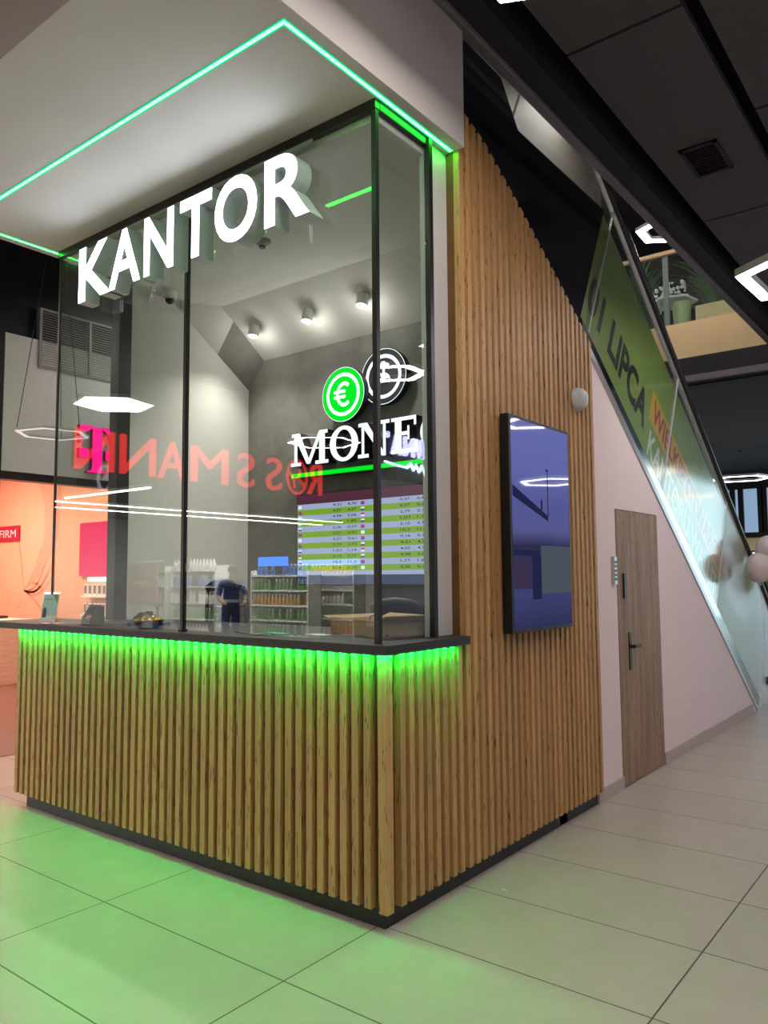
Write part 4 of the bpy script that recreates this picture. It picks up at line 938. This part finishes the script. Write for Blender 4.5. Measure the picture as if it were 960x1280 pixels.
MB().tube([(-7.9, -3.13, 2.66), (-7.9, -3.13, ZC)], .003, n=5).tube([(-6.3, -3.13, 2.66), (-6.3, -3.13, ZC)], .003, n=5).build('suspension_cable', M['black'], t)
prod = {}
cols = {'green': (.10, .30, .06), 'white': (.75, .74, .70), 'blue': (.08, .20, .55), 'amber': (.55, .28, .05), 'red': (.50, .05, .05)}
for n_, c_ in cols.items(): prod[n_] = pm('bottle_'+n_, c_, .35, noise=.1)
rnd = random.Random(11)
proto = {}
def bottle(kind, x, y, z, where):
    if kind not in proto:
        t = thing('bottle', '', 'bottle', (0, 0, 0))
        b1 = MB().lathe((0, 0, 0), [(.035, 0), (.04, .01), (.04, .15), (.02, .185), (.016, .20)], 10).build('body', prod[kind], None); b1.parent = t
        b2 = MB().lathe((0, 0, .20), [(.02, 0), (.02, .04), (.012, .045)], 8).build('cap', M['paper'], None); b2.parent = t
        proto[kind] = t; t.location = (x, y, z); r = t
    else: r = dup(proto[kind], (x, y, z))
    r['label'] = 'small %s bottle on %s' % (kind, where); r['group'] = '%s bottles on %s' % (kind, where)
def shelf_unit(x0, x1, y, h_, label, where, kinds, n_sh=5, step=.115, back='dark_facade', face=1):
    t = thing('shelf_unit', label, 'shelf', ((x0+x1)/2, y, 0), 'shelf units of the mirrored shop')
    MB().box(x0, x1, y-.42, y-.40, .05, h_).build('back_panel', M[back], t)
    for x in (x0, x1-.03): MB().box(x, x+.03, y-.40, y, .0, h_).build('upright', M['paper'], t)
    for k in range(n_sh):
        z = .16 + k*(h_-.30)/(n_sh-1) if n_sh > 1 else .2
        MB().box(x0+.03, x1-.03, y-.40, y, z, z+.035).build('shelf', M['paper'], t)
        kd = kinds[k % len(kinds)]
        if kd is None: continue
        nb = int((x1-x0-.14)/step)
        for i in range(nb+1):
            if rnd.random() < .12: continue
            bottle(kd, x0+.08+i*step, y-.07, z+.036, where)
shelf_unit(-11.25, -9.45, -9.5, 1.62, 'shelf of bottles under the blue lit sign in the mirror image', 'the shelf under the blue sign', ['green', 'green', 'amber', 'green', 'blue'])
shelf_unit(-10.4, -9.02, -10.5, 1.62, 'sparse white shelf right of the blue sign in the mirror image', 'the sparse white shelf', ['red', None, 'white', None, 'amber'], back='paper')
shelf_unit(-13.0, -11.4, -8.6, 1.75, 'shelf of white bottles behind the blue-clad person in the mirror image', 'the shelf behind the person', ['white', 'green', 'white', 'blue', 'white'])
shelf_unit(-14.8, -13.2, -8.6, 1.75, 'shelf with mixed bottles at the far left of the mirror image', 'the far left mirrored shelf', ['blue', 'white', 'amber', 'white', 'green'])
shelf_unit(-8.95, -8.4, -12.5, 1.5, 'narrow shelf at the right edge of the mirror image', 'the narrow right shelf', ['red', 'amber', 'white', 'red', 'amber'])
tag(MB().box(-10.9, -10.0, -9.45, -9.40, 1.72, 1.92).build('shelf_sign', M['blue_face']), 'blue lit panel above the mirrored bottle shelf', 'sign')
t = thing('promo_board', 'dusky pink advertising board mirrored in the left pane', 'advertising board', (-12.2, -7.3, 0))
MB().box(-12.75, -11.75, -7.35, -7.3, .9, 1.75).build('board', pm('promo_pink', (.26, .11, .13), .6, noise=.06), t); MB().box(-12.45, -12.05, -7.45, -7.2, 0, .9).build('stand', M['grey'], t)
MB().box(-12.6, -12.0, -7.299, -7.296, 1.35, 1.40).build('print_line', M['yellow'], t)
area('drugstore_light', (-10.2, -7.4, 3.04), 3.2, 10, 1000, (1, .95, .88))  # unseen area light added to brighten the mirrored store

# bent person in blue with a trolley
def skin_body(name, verts, edges, radii, mats, pick, parent, sub_=2):
    me = bpy.data.meshes.new(name); me.from_pydata(verts, edges, [])
    o = bpy.data.objects.new(name, me); C.objects.link(o)
    o.modifiers.new('skin', 'SKIN'); ss = o.modifiers.new('smooth', 'SUBSURF'); ss.levels = ss.render_levels = sub_
    for i, r in enumerate(radii): me.skin_vertices[0].data[i].radius = r if isinstance(r, tuple) else (r, r)
    me.skin_vertices[0].data[0].use_root = True
    dg = bpy.context.evaluated_depsgraph_get(); m2 = bpy.data.meshes.new_from_object(o.evaluated_get(dg))
    bpy.data.objects.remove(o)
    for m_ in mats: m2.materials.append(m_)
    for p in m2.polygons: p.material_index = pick(p.center); p.use_smooth = True
    q = bpy.data.objects.new(name, m2); C.objects.link(q); q.parent = parent; return q
pt = thing('person', 'person in blue workwear with a pale waist band bending over a trolley, back turned', 'person', (-9.05, -7.0, 0))
V = [(0, 0, .92), (0, -.05, 1.10), (0, -.14, 1.28), (0, -.20, 1.38), (0, -.27, 1.45), (0, -.33, 1.52),      # pelvis, waist, chest, neck base, neck, head centre
     (-.09, 0, .86), (-.10, .01, .48), (-.10, .03, .09), (-.10, -.10, .045),
     (.09, 0, .86), (.10, .01, .48), (.10, .03, .09), (.10, -.10, .045),
     (-.19, -.18, 1.36), (-.26, -.28, 1.13), (-.20, -.46, 1.02), (-.19, -.54, 1.01),
     (.19, -.18, 1.36), (.25, -.26, 1.12), (.17, -.44, 1.02), (.16, -.52, 1.01), (0, -.37, 1.60)]
Ed = [(0, 1), (1, 2), (2, 3), (3, 4), (4, 5), (5, 22), (0, 6), (6, 7), (7, 8), (8, 9), (0, 10), (10, 11), (11, 12), (12, 13), (3, 14), (14, 15), (15, 16), (16, 17), (3, 18), (18, 19), (19, 20), (20, 21)]
Rr = [(.15, .12), (.15, .11), (.17, .12), (.12, .09), (.055, .055), (.085, .095), .10, .065, .045, .04, .10, .065, .045, .04, .075, .05, .037, .03, .075, .05, .037, .03, .07]
def pick(c_):
    if c_.y < -.30 and c_.z > 1.44: return 0
    if abs(c_.x) > .1 and c_.z < 1.16 and c_.z > .97 and c_.y < -.22: return 0
    if c_.z < .10: return 3
    return 2 if c_.z < .98 else 1
skin_body('body', V, Ed, Rr, [M['skin'], M['blue_cloth'], M['blue_cloth2'], M['chair_black']], pick, pt)
for s_ in (-1, 1):      # hands with five fingers closed over the trolley bar
    hx_ = -.19 if s_ < 0 else .16; hy = -.54 if s_ < 0 else -.52
    hv = [(hx_, hy, 1.01), (hx_, hy-.045, 1.02)]; he = [(0, 1)]; hr_ = [.026, .030]
    for k in range(4):
        fx = hx_-.03+.02*k; L_ = (.032, .038, .036, .028)[k]; b0 = len(hv)
        hv += [(fx, hy-.06, 1.028), (fx, hy-.06-L_, 1.022), (fx, hy-.06-L_-.006, 1.0), (fx, hy-.06-L_*.5, .985)]; he += [(1, b0), (b0, b0+1), (b0+1, b0+2), (b0+2, b0+3)]; hr_ += [.009, .0085, .008, .007]
    b0 = len(hv); hv += [(hx_-s_*.034, hy-.02, 1.005), (hx_-s_*.042, hy-.05, .99), (hx_-s_*.03, hy-.075, .985)]; he += [(0, b0), (b0, b0+1), (b0+1, b0+2)]; hr_ += [.012, .010, .008]
    skin_body('hand', hv, he, hr_, [M['skin']], lambda c_: 0, pt, 1)
hm = MB().lathe((0, -.345, 1.60), [(.088, -.02), (.098, .02), (.09, .06), (.05, .095), (.001, .105)], 20, 0, (0, -.1, 1)).build('hair', M['hair'], None); hm.parent = pt
bd = MB(); n_ = 28; vs = []
for zz_, gr in ((1.02, 0), (1.075, 0)):
    for i in range(n_): a = 2*PI*i/n_; vs.append((.178*math.cos(a), -.03+(1.05-zz_)*-.2+.142*math.sin(a), zz_))
bd.add(vs, [(i, (i+1) % n_, n_+(i+1) % n_, n_+i) for i in range(n_)], 0, True); o = bd.build('waist_band', M['reflective'], None); o.parent = pt
pt.rotation_euler = (0, 0, 2.2)
t = thing('trolley', 'small wire trolley in front of the person in blue', 'trolley', (-9.55, -7.35, 0))
tb = MB()
for z in (.35, .55, .75, .92): tb.tube([(-9.85, -7.6, z), (-9.3, -7.6, z), (-9.3, -7.15, z), (-9.85, -7.15, z)], .008, n=5, closed=True)
for x in (-9.85, -9.66, -9.48, -9.3):
    for y in (-7.6, -7.15): tb.tube([(x, y, .35), (x, y, .92)], .006, n=5)
tb.build('basket', M['chrome'], t); MB().box(-9.83, -9.32, -7.58, -7.17, .34, .36).build('tray', M['grey'], t)
for x in (-9.82, -9.33):
    for y in (-7.57, -7.18):
        o = MB().tube([(x, y, .34), (x, y, .1)], .012, n=6).build('leg', M['chrome'], t); w_o = MB().cyl((x-.012, y, .05), .05, .024, 14, axis=(1, 0, 0)).build('wheel', M['black'], None); w_o.parent = o; w_o.matrix_parent_inverse = Matrix.Translation(-t.location) if False else Matrix()
MB().tube([(-9.3, -7.62, .93), (-9.3, -7.13, .93)], .012, n=8).build('push_bar', pm('red_bar', (.55, .04, .04), .4, noise=.05), t)

# ------------------------------------------------------------------ right side of the hall (seen in the side pane and the dark screen)
struct(MB().box(4.8, 5.0, -15, 26, 0, ZC).build('wall_hall_right', M['dark_facade']))
w3 = struct(MB().box(4.76, 4.79, 2.2, 9.2, .2, 2.9).build('window_3', em('shop_window_glow', (.62, .60, .72), .3)))
o = MB()
for y in (2.2, 3.9, 5.6, 7.4, 9.2): o.box(4.70, 4.76, y-.05, y+.05, 0, 3.0)
o = o.build('window_frame', M['black']); o.parent = w3
t = thing('shop_sign', 'violet white lit shop letters mirrored in the side pane near the corner post', 'sign', (4.8, 6.7, 3.3))
for ch, y0, y1 in (('N', 6.98, 6.72), ('A', 6.66, 6.40)):
    MB().text(ch, (4.74, y0, 3.30), (0, -1, 0), (0, 0, 1), w=y0-y1, h=.30, depth=.05, bold=.02).build('letter', M['violet_face'], t, fix=False)
MB().text('W', (4.74, 7.32, 3.30), (0, -1, 0), (0, 0, 1), w=.30, h=.30, depth=.05, bold=.02).build('letter', M['violet_face'], t, fix=False)
MB().text('\u00ae', (4.74, 6.34, 3.52), (0, -1, 0), (0, 0, 1), w=.10, h=.10, depth=.02).build('registered_mark', M['violet_face'], t, fix=False)
und = MB(); und.tube([(4.74, 6.2, 3.16), (4.74, 6.5, 3.13), (4.74, 6.75, 3.12)], .018, n=6).tube([(4.74, 6.75, 3.12), (4.74, 6.85, 3.19), (4.74, 6.92, 3.10), (4.74, 6.99, 3.18), (4.74, 7.07, 3.09), (4.74, 7.14, 3.19), (4.74, 7.22, 3.06), (4.74, 7.28, 3.17), (4.74, 7.34, 3.12)], .028, n=6)
und.build('flourish', em('sign_pale_blue', (.6, .85, 1), 9), t)
w4 = struct(MB().box(4.76, 4.79, 14.5, 24.8, .1, 4.3).build('window_4', em('daylight_glazing', (.66, .90, 1.0), 1.9)))  # glowing panel added to lay a pale wash over the banner glass
o = MB()
for y in (14.5, 17.9, 21.4, 24.8): o.box(4.68, 4.76, y-.05, y+.05, 0, 4.4)
o = o.build('window_frame', M['grey']); o.parent = w4  # bars in front of the added glowing panel
struct(MB().box(-20, 8, -18.2, -18, 0, ZC).build('wall_hall_back', M['dark_facade']))

# ------------------------------------------------------------------ world and view
w = bpy.data.worlds.new('hall_air'); bpy.context.scene.world = w; w.use_nodes = True
bg_ = w.node_tree.nodes['Background']; bg_.inputs[0].default_value = (.95, .86, .84, 1); bg_.inputs[1].default_value = .75
sc = bpy.context.scene
sc.view_settings.view_transform = 'Standard'; sc.view_settings.look = 'None'; sc.view_settings.gamma = 1; sc.view_settings.exposure = 0.58
sc.view_settings.use_curve_mapping = False
try:
    sc.cycles.use_denoising = True; sc.cycles.max_bounces = 10; sc.cycles.transparent_max_bounces = 24; sc.cycles.glossy_bounces = 5; sc.cycles.sample_clamp_indirect = 6
except Exception: pass
